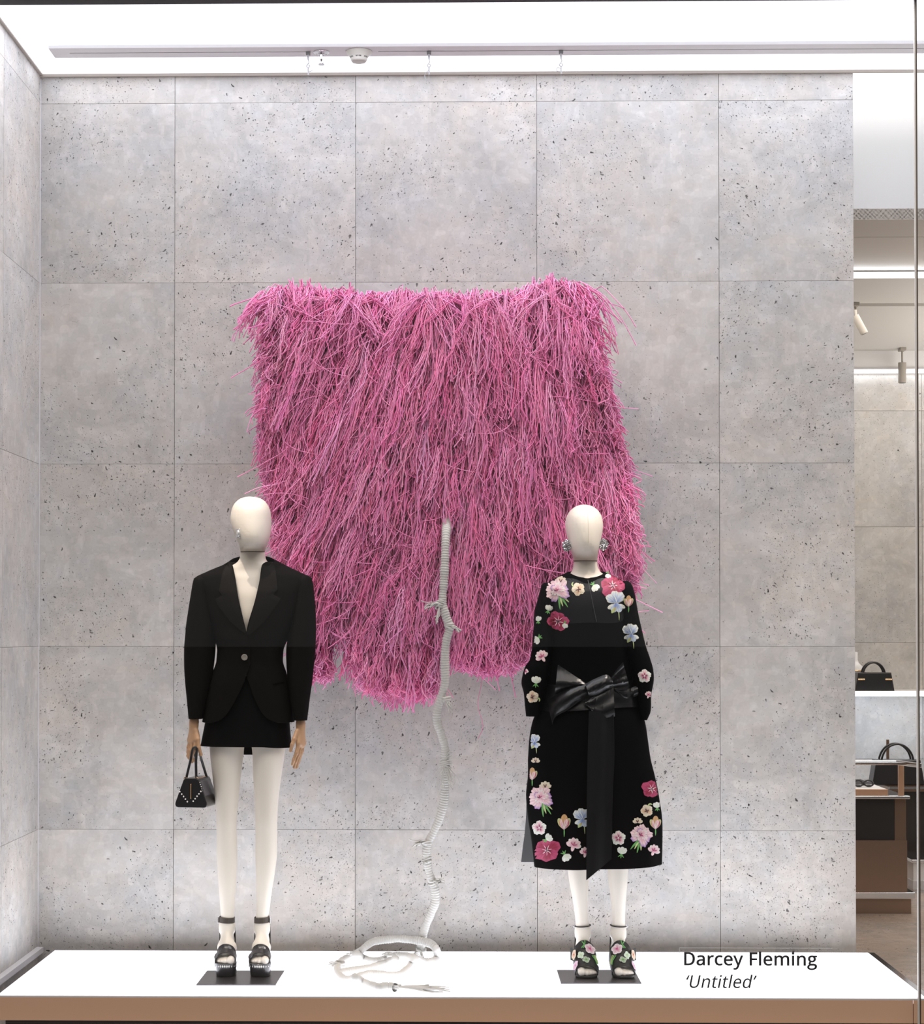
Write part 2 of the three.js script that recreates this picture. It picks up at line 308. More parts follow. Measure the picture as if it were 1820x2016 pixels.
// glowing cove strips
function strip(label, x0, x1, y0, y1, z0, z1, lampZ) {
  const t = thing('light_strip', label, 'light', [(x0 + x1) / 2, y0, z0]);
  part('diffuser', box(x0, x1, y0, y1, z0, z1), M.glow, t);
  part('housing', box(x0, x1, y1, y1 + 0.006, z0 - 0.01, z1), M.alu, t);
  const l = new THREE.RectAreaLight(lin(0.9, 0.95, 1), LIGHT.cove, x1 - x0, y1 - y0); l.name = 'cove_lamp'; l.position.set((x0 + x1) / 2, (y0 + y1) / 2, lampZ); l.lookAt(l.position.x, l.position.y - 2, lampZ + (lampZ < -3 ? 0.25 : 5)); scene.add(l);
}
strip('bright white light strip along the near edge of the shop ceiling', 1.5, 5.5, SC_Y - 0.002, SOFF_Y - 0.008, SOFF_Z - 0.02, SOFF_Z - 0.004, SOFF_Z - 0.002);
strip('thin bright light strip at the top of the far stone wall', 1.5, 5.5, 3.122, 3.148, SZ, SZ + 0.02, SZ + 0.045);
for (const [n, b] of [['wall_shop_left', [0.1, 0.2]], ['wall_shop_right', [6, 6.1]]]) part('wall_core', box(b[0], b[1], -0.13, 4.2, SZ - 0.15, n.endsWith('left') ? -0.12 : BULK_Z), M.paint, structure(n));

// track spotlights
function shopSpot(label, px0, py0, px1, py1, z, r, stemTo) {
  const a = plan(px0, py0, z), b = plan(px1, py1, z), t = thing('track_spotlight', label, 'spotlight', [a.x, a.y, a.z]), d = b.clone().sub(a).normalize();
  const body = std({ color: lin(0.34, 0.31, 0.27), roughness: 0.5 });
  part('lamp_body', [cyl(a, b, r, r, 24), cyl(b, b.clone().addScaledVector(d, 0.006), r, r * 0.94, 24)], body, t);
  part('stem', cyl(V(a.x, stemTo, a.z), a.clone().addScaledVector(d, 0.02), 0.006, 0.006, 10), body, t);
  part('track_adapter', box(a.x - 0.02, a.x + 0.02, stemTo - 0.02, stemTo, a.z - 0.04, a.z + 0.04, 0.004), body, t);
  part('lens', cyl(b, b.clone().addScaledVector(d, 0.008), r * 0.7, r * 0.7, 20), M.slot, t);
}
shopSpot('beige cylinder spotlight tilted under the shop ceiling beside the wall', 1684, 622, 1702, 655, -2.62, 0.022, SC_Y);
shopSpot('beige cylinder spotlight hanging straight down before the far stone wall', 1777, 714, 1777, 752, SZ + 0.12, 0.027, SC_Y);

// shelf with a bag on the far wall
const leather = phys({ color: lin(0.012, 0.012, 0.014), roughness: 0.35, clearcoat: 0.3, clearcoatRoughness: 0.3 });
const shZ = SZ + 0.42, shelfTop = plan(1740, 1361, shZ).y;
{
  const t = thing('wall_shelf', 'white glowing-edged shelf on the far stone wall of the shop', 'shelf', [2.5, shelfTop, SZ]);
  part('shelf_board', box(1.6, 3.4, shelfTop - 0.012, shelfTop, SZ + 0.001, shZ - 0.012), M.paint, t);
  part('front_edge', box(1.6, 3.4, shelfTop - 0.033, shelfTop + 0.001, shZ - 0.012, shZ, 0.003), M.glow, t, 'bright white front edge');
  const l = new THREE.RectAreaLight(lin(0.82, 0.9, 1), 48, 1.7, 0.03); l.name = 'shelf_lamp'; l.position.set(2.5, shelfTop - 0.036, shZ - 0.03); l.lookAt(2.5, shelfTop - 1, SZ - 0.1); scene.add(l);
  for (const x of [1.9, 3.1]) part('bracket', box(x - 0.01, x + 0.01, shelfTop - 0.05, shelfTop - 0.012, SZ + 0.001, SZ + 0.2), M.chrome, t);
}
function tote(label, cx, y, z, w, h, d, hw, hh, bars) {
  const t = thing('handbag', label, 'handbag', [cx, y, z]);
  const s = new THREE.Shape([[-w / 2, 0], [w / 2, 0], [w * 0.42, h], [-w * 0.42, h]].map((p) => new THREE.Vector2(...p)));
  part('bag_body', new THREE.ExtrudeGeometry(s, { depth: d, bevelEnabled: true, bevelSize: 0.008, bevelThickness: 0.008, bevelSegments: 3 }).translate(cx, y + 0.008, z - d / 2), leather, t);
  for (const dz of [-d * 0.3, d * 0.3]) {
    const P = []; for (let k = 0; k <= 16; k++) { const a = Math.PI * k / 16; P.push(V(cx + Math.cos(a) * hw, y + h * 0.96 + Math.sin(a) * hh, z + dz)); }
    part('handle', tube(P, 0.0065, 40, 8), leather, t);
  }
  part('top_flap', box(cx - w * 0.4, cx + w * 0.4, y + h * 0.98, y + h + 0.014, z - d * 0.4, z + d * 0.4, 0.004), leather, t);
  if (bars) for (const sx of [-1, 1]) part('metal_bar', cyl(V(cx + sx * w * 0.28, y + h * 0.72, z + d / 2 + 0.012), V(cx + sx * w * 0.46, y + h * 0.72, z + d / 2 + 0.012), 0.005, 0.005, 8), M.gold, t, 'gold coloured bar');
  return t;
}
{ const p = plan(1720, 1358, shZ - 0.12); tote('small black handbag with round handle on the white wall shelf', p.x, shelfTop, shZ - 0.12, 0.24, 0.105, 0.09, 0.072, 0.085, true); }
{ // white bottle half hidden behind the wall end, with a copper collar
  const p = plan(1686, 1354, shZ - 0.25), t = thing('perfume_bottle', 'white bottle with copper collar standing behind the small bag', 'bottle', [p.x, shelfTop, shZ - 0.25]);
  const L = lathe([[0, 0], [0.05, 0], [0.052, 0.01], [0.05, 0.15], [0.02, 0.18], [0.012, 0.2], [0.012, 0.25], [0, 0.255]], 24);
  part('bottle_body', L.translate(p.x, shelfTop, shZ - 0.25), M.white, t);
  part('collar', new THREE.TorusGeometry(0.051, 0.005, 8, 24).rotateX(Math.PI / 2).translate(p.x, shelfTop + 0.13, shZ - 0.25), M.gold, t);
}
// glass-topped display table close behind the wall
{
  const z = -1.9, T = plan(1740, 1497, z).y, B = plan(1740, 1567, z).y, xr = plan(1772, 1500, z).x, xl = 1.3, zb = -3.1, floorY = -0.13;
  const t = thing('display_counter', 'copper and chrome display counter with a raised glass top', 'counter', [(xl + xr) / 2, floorY, -2.4]);
  const brown = std({ color: lin(0.30, 0.2, 0.145), roughness: 0.16, metalness: 0.55 });
  part('top_frame', [box(xl, xr, T - 0.024, T, z - 0.022, z, 0.004), (() => { // the side rail comes forward to the right
    const a = V(xr - 0.01, T - 0.012, z - 0.01), b = planY(1812, 1507, T - 0.012), L = a.distanceTo(b), g = new RoundedBoxGeometry(0.024, 0.024, L, 2, 0.004);
    g.lookAt(b.clone().sub(a)); return g.translate((a.x + b.x) / 2, (a.y + b.y) / 2, (a.z + b.z) / 2);
  })()], M.chrome, t, 'bright chrome frame of the top');
  part('glass_top', box(xl, xr, T - 0.012, T - 0.004, z, z + 0.16), phys({ color: lin(0.75, 0.6, 0.48), roughness: 0, transmission: 1, thickness: 0 }), t);
  const px = plan(1776, 1540, z).x;
  part('post', box(px - 0.014, px + 0.014, B, T - 0.024, z - 0.03, z - 0.002, 0.003), M.copper, t, 'square copper post');
  part('lower_rail', box(xl, px + 0.045, B - 0.016, B, z - 0.05, z + 0.004, 0.004), M.chrome, t);
  part('lower_board', box(xl, px + 0.03, B - 0.014, B - 0.001, zb, z - 0.05), M.dark, t);
  const y2 = plan(1740, 1655, z).y, rl = plan(1740, 1757, z).y, rh = plan(1740, 1770, z).y, xe = plan(1788, 1700, z).x;
  part('recess_panel', box(xl, plan(1764, 1600, z).x, y2, B - 0.016, zb, z - 0.03), M.dark, t, 'black recessed panel');
  part('side_panel', box(plan(1765, 1600, z).x, xe, y2 - 0.02, B - 0.016, zb, z - 0.035), brown, t);
  part('cabinet_body', box(xl, xe, rl, y2, zb, z - 0.012), brown, t, 'polished brown metal cabinet');
  part('plinth_rail', box(xl, xe + 0.04, rh, rl, zb, z + 0.002, 0.004), M.chrome, t);
  part('plinth', box(xl, xe + 0.02, floorY, rh, zb, z - 0.012), brown, t);
  // on it: a pale box, and behind, the large bag on its stand
  const bx = plan(1753, 1555, z).x, b = thing('display_tray', 'pale tray with copper front lying on the lower board of the counter', 'tray', [bx - 0.12, B, z - 0.06]);
  part('tray_front', box(bx - 0.3, bx, B, B + 0.032, z - 0.052, z - 0.046, 0.002), M.copper, b);
  part('tray_bed', box(bx - 0.3, bx, B, B + 0.031, z - 0.4, z - 0.052, 0.003), M.white, b);
  const gl = thing('sunglasses', 'dark folded glasses lying on the pale tray', 'glasses', [bx - 0.1, B + 0.031, z - 0.2]);
  for (const s of [-1, 1]) part('lens', new THREE.TorusGeometry(0.02, 0.005, 8, 20).scale(1.2, 0.9, 1).rotateX(-0.5).translate(bx - 0.1 + s * 0.028, B + 0.052, z - 0.2), leather, gl);
  part('temple', [cyl(V(bx - 0.15, B + 0.042, z - 0.19), V(bx - 0.05, B + 0.038, z - 0.26), 0.003), cyl(V(bx - 0.05, B + 0.042, z - 0.19), V(bx - 0.15, B + 0.038, z - 0.27), 0.003)], leather, gl);
  // far table with the large bag
  const z2 = -3.55, ty = plan(1790, 1546, z2).y, c = plan(1765, 1546, z2);
  const st = thing('side_table', 'brown topped table with dark sides behind the display counter', 'table', [c.x + 0.25, floorY, z2]);
  part('table_top', box(c.x - 0.07, c.x + 0.7, ty - 0.03, ty, z2 - 0.3, z2 + 0.12, 0.003), brown, st);
  part('table_edge', box(c.x - 0.07, c.x + 0.7, ty - 0.014, ty + 0.001, z2 + 0.12, z2 + 0.13), M.chrome, st);
  part('table_base', box(c.x - 0.02, c.x + 0.68, floorY, ty - 0.03, z2 - 0.28, z2 + 0.08), std({ color: lin(0.03, 0.024, 0.02), roughness: 0.3 }), st);
  const q = plan(1769, 1546, z2); tote('large black handbag with tall arched handle behind the counter top', q.x, ty, z2 - 0.05, 0.31, 0.142, 0.12, 0.1, 0.118, false);
  const sp = plan(1760, 1546, z2), bs = thing('bag_stand', 'thin brown upright of a bag stand behind the large black handbag', 'stand', [sp.x, ty, z2 - 0.16]);
  part('upright', box(sp.x - 0.009, sp.x + 0.009, ty + 0.004, plan(1760, 1456, z2 - 0.16).y, z2 - 0.166, z2 - 0.154, 0.002), brown, bs); part('foot', box(sp.x - 0.05, sp.x + 0.05, ty, ty + 0.006, z2 - 0.2, z2 - 0.13, 0.002), brown, bs);
  const lr = plan(1788, 1700, -2.9), pale = thing('display_plinth', 'white and chrome low display plinth beyond the counter at the right', 'plinth', [lr.x + 0.3, floorY, -3.0]);
  const pt = plan(1800, 1687, -2.9).y, pb = plan(1800, 1745, -2.9).y;
  part('plinth_top', box(lr.x - 0.01, lr.x + 0.7, pt - 0.018, pt, -3.2, -2.75, 0.003), M.chrome, pale);
  part('plinth_body', box(lr.x, lr.x + 0.7, floorY, pt - 0.018, -3.2, -2.76), M.white, pale);
  part('plinth_band', box(lr.x - 0.004, lr.x + 0.7, pb, pb + 0.05, -3.2, -2.752), M.alu, pale);
}
// ------------------------------------------------------------------ ceiling track, sprinkler, smoke detector, suspension wires
{
  const t = thing('ceiling_track', 'long pale grey recessed track strip running across the luminous ceiling', 'ceiling track', [(TX0 + BAY_R) / 2, CEIL_Y - 0.004, TRACK_Z]);
  const w = 0.068, y0 = CEIL_Y - 0.013, y1 = CEIL_Y + 0.02, s0 = plan(137, 90, TRACK_Z).x, s1 = plan(612, 88, TRACK_Z).x, s2 = plan(745, 86, TRACK_Z).x;
  part('track_plate', [box(TX0, BAY_R, y0, y1, TRACK_Z - w, TRACK_Z - 0.004), box(TX0, BAY_R, y0, y1, TRACK_Z + 0.004, TRACK_Z + w), box(TX0, s0, y0, y1, TRACK_Z - 0.004, TRACK_Z + 0.004), box(s1, s2, y0, y1, TRACK_Z - 0.004, TRACK_Z + 0.004)], std({ color: lin(0.86, 0.85, 0.87), roughness: 0.5 }), t);
  part('slot', box(s0, s1, y0 + 0.003, y1, TRACK_Z - 0.004, TRACK_Z + 0.004), M.slot, t, 'dark slot line, short left run');
  part('slot', box(s2, BAY_R, y0 + 0.003, y1, TRACK_Z - 0.004, TRACK_Z + 0.004), M.slot, t, 'dark slot line, long right run');
  const p = plan(633, 84, TRACK_Z), sp = thing('fire_sprinkler', 'small chrome fire sprinkler hanging from the ceiling track', 'sprinkler', [p.x, y0, TRACK_Z]);
  const dn = (prof, n = 28) => lathe(prof.map(([r, y]) => [r, -y]).reverse(), n).translate(p.x, y0, TRACK_Z);
  part('escutcheon', dn([[0.0, 0], [0.034, 0], [0.033, 0.004], [0.026, 0.008], [0.018, 0.007], [0.016, 0.014], [0, 0.014]]), M.chrome, sp);
  part('sprinkler_body', dn([[0.009, 0.012], [0.008, 0.03], [0.005, 0.036], [0.003, 0.05], [0.003, 0.054]]), M.chrome, sp);
  for (const s of [-1, 1]) part('frame_arm', tube([V(p.x + s * 0.006, y0 - 0.026, TRACK_Z), V(p.x + s * 0.011, y0 - 0.038, TRACK_Z), V(p.x + s * 0.002, y0 - 0.052, TRACK_Z)], 0.0018, 12, 6), M.chrome, sp);
  part('deflector', dn([[0, 0.052], [0.013, 0.053], [0.013, 0.0555], [0, 0.057]]), M.chrome, sp);
  const q = plan(707, 84, TRACK_Z), sd = thing('smoke_detector', 'round white smoke detector under the ceiling track', 'smoke detector', [q.x, y0, TRACK_Z]);
  const cream = std({ color: lin(0.72, 0.71, 0.66), roughness: 0.45 });
  part('detector_base', lathe([[0, -0.046], [0.028, -0.045], [0.034, -0.038], [0.036, -0.03], [0.04, -0.022], [0.05, -0.012], [0.056, -0.004], [0.056, 0], [0, 0]], 40).translate(q.x, y0, TRACK_Z), cream, sd);
  for (let k = 0; k < 6; k++) {
    const a = Math.PI / 2 + (k - 0) * Math.PI / 3, g = new THREE.CylinderGeometry(0.0387, 0.0357, 0.006, 10, 1, true, -0.36, 0.72).rotateY(a - Math.PI / 2).translate(q.x, y0 - 0.0275, TRACK_Z);
    part('vent_slot', g, std({ color: lin(0.02, 0.018, 0.016), roughness: 0.8, side: THREE.DoubleSide }), sd);
  }
}
const WIRE = phys({ color: lin(0.4, 0.4, 0.42), roughness: 0.5 }), STEEL = std({ color: lin(0.3, 0.3, 0.31), roughness: 0.4, metalness: 0.8 }), GREY = std({ color: lin(0.2, 0.2, 0.21), roughness: 0.6 });
[[607, 168, 575], [845, 190, 572], [1105, 165, 548]].forEach(([px, , py], i) => {
  const top = plan(px, 90, TRACK_Z), low = plan(px, py, TRACK_Z), y0 = CEIL_Y - 0.013, x = top.x, z = TRACK_Z;
  const t = thing('suspension_wire', ['left hanging wire with swivel hook above the pink sculpture', 'middle hanging wire with a round loop above the pink sculpture', 'right hanging wire with small clip above the pink sculpture'][i], 'wire', [x, low.y, z], 'wires holding the pink sculpture');
  part('slider', box(x - 0.009, x + 0.009, y0 - 0.013, y0, z - 0.008, z + 0.008, 0.002), GREY, t);
  part('hook', [cyl(V(x, y0 - 0.013, z), V(x, y0 - 0.034, z), 0.0055, 0.003), tube([V(x, y0 - 0.034, z), V(x + 0.003, y0 - 0.045, z), V(x - 0.002, y0 - 0.054, z), V(x - 0.007, y0 - 0.061, z), V(x, y0 - 0.068, z), V(x + 0.007, y0 - 0.061, z), V(x + 0.002, y0 - 0.055, z)], 0.0016, 30, 6)], STEEL, t);
  part('clip', [cyl(V(x, y0 - 0.068, z), V(x + 0.001, y0 - 0.1, z), 0.0032, 0.0028), tube(i === 1 ? [V(x, y0 - 0.08, z), V(x - 0.017, y0 - 0.098, z), V(x - 0.013, y0 - 0.122, z), V(x, y0 - 0.126, z)] : i === 0 ? [V(x, y0 - 0.1, z), V(x + 0.005, y0 - 0.085, z), V(x + 0.019, y0 - 0.081, z)] : [V(x - 0.002, y0 - 0.076, z), V(x - 0.016, y0 - 0.074, z), V(x - 0.018, y0 - 0.086, z), V(x - 0.003, y0 - 0.09, z)], 0.0014, 16, 6)], WIRE, t);
  part('wire', cyl(V(x, y0 - 0.098, z), V(low.x, low.y - 0.02, z), 0.00055, 0.00055, 5), WIRE, t);
});
// ------------------------------------------------------------------ the pink fringe sculpture with its white wrapped cord
const SCULPT_Z = TRACK_Z;
const sculpture = thing('fringe_sculpture', 'large hanging textile sculpture of shaggy pink cords with a long white wrapped tail', 'sculpture', [plan(880, 1000, SCULPT_Z).x, 1.0, SCULPT_Z]);
{
  const rnd = rng(77), gauss = () => rnd() + rnd() + rnd() - 1.5;
  const edgeL = table([[545, 565], [575, 545], [620, 540], [700, 538], [770, 530], [860, 532], [950, 552], [1040, 566], [1120, 580], [1200, 590], [1300, 600]]);
  const edgeR = table([[545, 1145], [575, 1150], [640, 1168], [720, 1185], [820, 1210], [900, 1226], [980, 1236], [1080, 1246], [1160, 1232], [1300, 1210]]);
  const topY = table([[500, 606], [540, 584], [600, 576], [660, 582], [720, 590], [860, 588], [1000, 588], [1045, 572], [1090, 562], [1140, 576], [1190, 650]]);
  const tipY = table([[560, 1330], [630, 1352], [642, 1268], [662, 1262], [690, 1345], [720, 1370], [760, 1388], [862, 1376], [868, 1290], [885, 1290], [900, 1318], [960, 1332], [1050, 1306], [1180, 1250], [1262, 1170], [1300, 1120]]);
  const lean = table([[500, -0.12], [560, -0.22], [640, -0.4], [730, -0.32], [850, -0.13], [960, -0.03], [1100, 0.03], [1180, 0.12], [1250, 0.2]]);
  const PPM = 467, pos = [], nor = [], col = [], idx = [];
  const A = new THREE.Vector3(), B = new THREE.Vector3(), T = new THREE.Vector3(), U = V(0, 0, 0), W = V(0, 0, 0);
  function strand(pts, r, c, flareEnd) {
    for (const p of pts) if (p.z > 0.55) p.z = 0.55 + 0.035 * (1 - Math.exp((0.55 - p.z) / 0.035));   // nothing sticks out further than a hand's breadth
    const n = pts.length, base = pos.length / 3;
    for (let i = 0; i < n; i++) {
      T.subVectors(pts[Math.min(i + 1, n - 1)], pts[Math.max(i - 1, 0)]).normalize();
      U.set(T.y, -T.x, 0.12).cross(T).normalize(); W.crossVectors(T, U);
      const rr = r * (i === n - 1 ? flareEnd : 1), k = 0.93 + 0.14 * i / n;  // k lightens the tips: the light they catch is painted in
      for (let s = 0; s < 3; s++) {
        const a = s * 2.0944, ca = Math.cos(a), sa = Math.sin(a);
        const nx = U.x * ca + W.x * sa, ny = U.y * ca + W.y * sa, nz = U.z * ca + W.z * sa;
        pos.push(pts[i].x + nx * rr, pts[i].y + ny * rr, pts[i].z + nz * rr); nor.push(nx, ny, nz); col.push(c[0] * k, c[1] * k, c[2] * k);
      }
      if (i) for (let s = 0; s < 3; s++) { const a = base + (i - 1) * 3 + s, b = base + (i - 1) * 3 + (s + 1) % 3; idx.push(a, b, a + 3, b, b + 3, a + 3); }
    }
    idx.push(base, base + 2, base + 1); const e = base + (n - 1) * 3; idx.push(e, e + 1, e + 2);
  }
  const tone = () => { const t = clamp(0.45 + gauss() * 0.5, 0, 1), p = rnd() < 0.08 ? 0.4 : 0; return [lerp(0.86, 0.97, t), lerp(0.19, 0.43, t) + p * 0.2, lerp(0.45, 0.7, t) + p * 0.15]; };
  function tuft(px, py, opt = {}) {
    const root = plan(px, py, SCULPT_Z), side = Math.min(px - edgeL(py)[0], edgeR(py)[0] - px), across = (px - edgeL(py)[0]) / (edgeR(py)[0] - edgeL(py)[0]);
    const bulge = 0.018 + 0.04 * Math.pow(Math.max(0, Math.sin(Math.PI * clamp(across, 0.03, 0.97))), 0.6);
    const wave = 0.02 * Math.sin(px * 0.021 + py * 0.013) + 0.02 * Math.sin(px * 0.047 - py * 0.031);
    const z0 = SCULPT_Z + bulge + wave, under = sstep(1140, 1290, py);
    const lim = tipY(clamp(px + lean(px)[0] * 60, 560, 1300))[0], room = (lim - py) / PPM;
    if (room < 0.04) return;
    const L0 = Math.min(opt.len ?? 0.2 + rnd() * 0.17, room * (0.58 + 0.48 * rnd())), a0 = (opt.lean ?? lean(px)[0] * (1 - 0.75 * under)) + gauss() * 0.18, out0 = opt.out ?? 0.03 + rnd() * 0.1, trim = 0.6 + 0.4 * sstep(0, 70, side), c0 = tone(), n = opt.n ?? 15 + Math.floor(rnd() * 6);
    for (let k = 0; k < n; k++) {
      const a = a0 + gauss() * 0.08, L = trim * L0 * (0.82 + 0.26 * rnd()), out = out0 * (0.7 + 0.7 * rnd()), pts = [], seg = 8, w1 = 22 + rnd() * 26, q1 = rnd() * 6.3, wa = 0.0035 + 0.004 * rnd();
      const curl = gauss() * 0.045, cw = 3 + rnd() * 5, cp = rnd() * 6.3, ox = gauss() * 0.012, oy = gauss() * 0.01, oz = gauss() * 0.008, rise = (opt.rise ?? 0.02) * (0.5 + rnd()), fan = gauss() * 0.022;
      for (let i = 0; i <= seg; i++) {
        const s = i / seg, fall = s * L - rise * Math.sin(Math.min(1, s * 2.2) * Math.PI) * (s < 0.455 ? 1 : 0);
        pts.push(V(root.x + ox + Math.sin(a) * fall * (1 - 0.3 * s * Math.abs(Math.sin(a / 2))) + curl * Math.sin(cw * s + cp) * s + fan * s * s + wa * Math.sin(w1 * s * L * 4 + q1), root.y + oy - Math.cos(a) * fall - 0.62 * s * s * L * (1 - Math.cos(a)), z0 + oz + out * (1 - Math.exp(-4.5 * s)) - 0.02 * s * s + 0.012 * Math.sin(cw * 1.3 * s + cp * 2) * s));
      }
      const c = c0.map((v) => clamp(v * (0.9 + 0.2 * rnd()), 0, 0.97));
      strand(pts, 0.0017 + rnd() * 0.0008, c, 1.25);
    }
  }
  for (let py = 566; py < 1330; py += 15) for (let px = 505 + (py / 15 % 2) * 8; px < 1285; px += 17) {
    const x = px + gauss() * 7, y = py + gauss() * 7;
    if (x < edgeL(y)[0] || x > edgeR(y)[0] || y < topY(x)[0]) continue;
    if (y > 1180 && rnd() < 0.25) continue;
    tuft(x, y);
  }
  // the row along the top that flops over the hanging bar, and the ragged sides
  for (let px = 522; px < 1172; px += 5.5) { const y = topY(px)[0]; tuft(px + gauss() * 5, y + 4 + rnd() * 16, { len: 0.1 + rnd() * 0.22, lean: gauss() * 1.25 + lean(px)[0], out: 0.06 + rnd() * 0.07, rise: 0.03 + rnd() * 0.035, n: 8 }); }
  for (let k = 0; k < 26; k++) { const px = 530 + rnd() * 630, y = topY(px)[0]; tuft(px, y + 10, { len: 0.04 + rnd() * 0.05, lean: Math.PI + gauss() * 1.3, out: 0.02, rise: 0, n: 3 }); }
  for (let k = 0; k < 22; k++) { const px = 1050 + rnd() * 75; tuft(px, topY(px)[0] + 8, { len: 0.05 + rnd() * 0.05, lean: Math.PI + gauss() * 1.6, out: 0.03, rise: 0, n: 5 }); }
  for (let k = 0; k < 120; k++) { const y = 575 + rnd() * 330; tuft(edgeL(y)[0] + 6, y, { lean: -0.5 + gauss() * 0.4, len: 0.07 + rnd() * 0.08, n: 5 }); }
  for (let k = 0; k < 120; k++) { const y = 590 + rnd() * 520; tuft(edgeR(y)[0] - 6, y, { lean: 0.38 + gauss() * 0.4, len: 0.08 + rnd() * 0.09, n: 5 }); }
  // cords that come over the bar from behind, loop and fall down the front
  for (let px = 512; px < 1172; px += 3.4) {
    const y0 = topY(px)[0], root = plan(px + gauss() * 4, y0 + 16, SCULPT_Z), c0 = tone(), way = gauss() * 0.12 + (px < 600 ? -0.05 : px > 1110 ? 0.05 : 0);
    for (let k = 0; k < 4; k++) {
      const up = 0.022 + rnd() * 0.036, out = 0.05 + rnd() * 0.075, fall = 0.05 + rnd() * 0.17, dx = way + gauss() * 0.09, pts = [], q = rnd() * 6.3, amp = gauss() * 0.014;
      for (let i = 0; i <= 9; i++) { const s = i / 9, t = Math.min(1, s * 2.1); pts.push(V(root.x + dx * s + amp * Math.sin(6 * s + q) * s, root.y + up * Math.sin(t * Math.PI * 0.72) * 1.1 - fall * Math.max(0, s - 0.36) ** 1.25 * 1.5, SCULPT_Z - 0.045 + (out + 0.075) * (1 - Math.exp(-2.6 * s)) + 0.006 * Math.sin(9 * s + q))); }
      strand(pts, 0.0018 + rnd() * 0.0009, c0.map((v) => clamp(v * (0.94 + 0.2 * rnd()), 0, 0.95)), 1.2);
    }
  }
  // single wandering cords lying over the rest
  for (let k = 0; k < 700; k++) {
    const py = 590 + rnd() * 680, px = lerp(edgeL(py)[0], edgeR(py)[0], 0.02 + 0.96 * rnd()), q = plan(px, py, SCULPT_Z + 0.145 + rnd() * 0.05), pts = [q.clone()];
    let a = lean(px)[0] + gauss() * 1.6, da = gauss() * 0.35; const step = 0.014 + rnd() * 0.018;
    for (let i = 0; i < 9; i++) { a += da + gauss() * 0.12; a *= 0.93; da *= 0.9; q.x += Math.sin(a) * step; q.y -= Math.cos(a) * step; q.z += gauss() * 0.006 - 0.001; pts.push(q.clone()); }
    const c = tone().map((v) => v * 1.08); strand(pts, 0.0014 + rnd() * 0.0008, c, 1.1);
  }
  // one long thread that trails below the fringe
  { const pts = []; for (let i = 0; i <= 12; i++) { const p = plan(948 + 9 * Math.sin(i * 0.8) * (i / 12) - i * 0.4, 1310 + i * 12, SCULPT_Z + 0.1); pts.push(p); } strand(pts, 0.0016, [0.86, 0.3, 0.5], 1); }
  const g = new THREE.BufferGeometry();
  g.setAttribute('position', new THREE.Float32BufferAttribute(pos, 3)); g.setAttribute('normal', new THREE.Float32BufferAttribute(nor, 3)); g.setAttribute('color', new THREE.Float32BufferAttribute(col, 3)); g.setIndex(idx);
  const f = part('fringe', g, phys({ vertexColors: true, roughness: 0.6, sheen: 0.45, sheenColor: lin(1, 0.72, 0.9), sheenRoughness: 0.45 }), sculpture, 'thick shaggy mass of pink cords'); f.userData.kind = 'stuff';
  // the cloth that carries the cords, rolled over the bar at the top
  const backing = sheet((u, v) => { const py = lerp(616, 1215, v), px = lerp(edgeL(py)[0] + 26, edgeR(py)[0] - 26, u), p = plan(px, py, SCULPT_Z + 0.005 + 0.03 * Math.sin(Math.PI * u) ** 0.6 * (1 - 0.3 * v)); return p; }, 30, 30, 0.02);
  part('backing_cloth', backing, std({ color: lin(0.42, 0.06, 0.16), roughness: 0.9 }), sculpture, 'dark pink backing cloth');
  part('hanging_bar', cyl(plan(565, 606, SCULPT_Z), plan(1135, 602, SCULPT_Z), 0.012, 0.012, 14), std({ color: lin(0.6, 0.2, 0.34), roughness: 0.7 }), sculpture);

  // ---- the white cord: hangs, lies in a loose coil on the platform, ends in a frayed tassel
  const CR = 0.0185, cordMat = std({ color: lin(0.52, 0.51, 0.485), roughness: 0.85 });
  function wrapped(points, r0, r1) {
    const curve = new THREE.CatmullRomCurve3(points, false, 'centripetal'), len = curve.getLength(), pitch = 0.0105, n = Math.round(len / pitch * 4), sides = 12;
    const fr = curve.computeFrenetFrames(n, false), p = [], ix = [];
    curve.arcLengthDivisions = 400; curve.updateArcLengths();
    for (let i = 0; i <= n; i++) {
      const c = curve.getPointAt(i / n), slow = lerp(r0, r1, i / n) * (1 + 0.06 * Math.sin(i * 0.083) + 0.04 * Math.sin(i * 0.031 + 1) + 0.05 * Math.sin(i * 0.29) * Math.sin(i * 0.013));
      for (let s = 0; s < sides; s++) {
        const a = s / sides * Math.PI * 2, ring = i * Math.PI / 2 + a * 0.5 * (s < sides / 2 ? 1 : 1), r = slow * (0.87 + 0.13 * Math.abs(Math.cos(i * Math.PI / 4)));
        p.push(c.x + r * (fr.normals[i].x * Math.cos(a) + fr.binormals[i].x * Math.sin(a)), c.y + r * (fr.normals[i].y * Math.cos(a) + fr.binormals[i].y * Math.sin(a)), c.z + r * (fr.normals[i].z * Math.cos(a) + fr.binormals[i].z * Math.sin(a)));
      }
      if (i) for (let s = 0; s < sides; s++) { const a = (i - 1) * sides + s, b = (i - 1) * sides + (s + 1) % sides; ix.push(a, b, a + sides, b, b + sides, a + sides); }
    }
    const g = new THREE.BufferGeometry(); g.setAttribute('position', new THREE.Float32BufferAttribute(p, 3)); g.setIndex(ix); g.computeVertexNormals(); return g;
  }
  const hang = [[881, 1022], [878, 1060], [876, 1110], [874, 1150], [872, 1185], [878, 1212], [885, 1235], [879, 1262], [876, 1300], [876, 1345], [869, 1372], [861, 1400], [861, 1420], [867, 1440], [876, 1470], [876, 1500], [877, 1540], [874, 1580], [866, 1610], [853, 1640], [843, 1660], [840, 1690], [846, 1720], [856, 1750], [857, 1775], [848, 1800], [836, 1830], [831, 1852], [827, 1872], [819, 1884]];
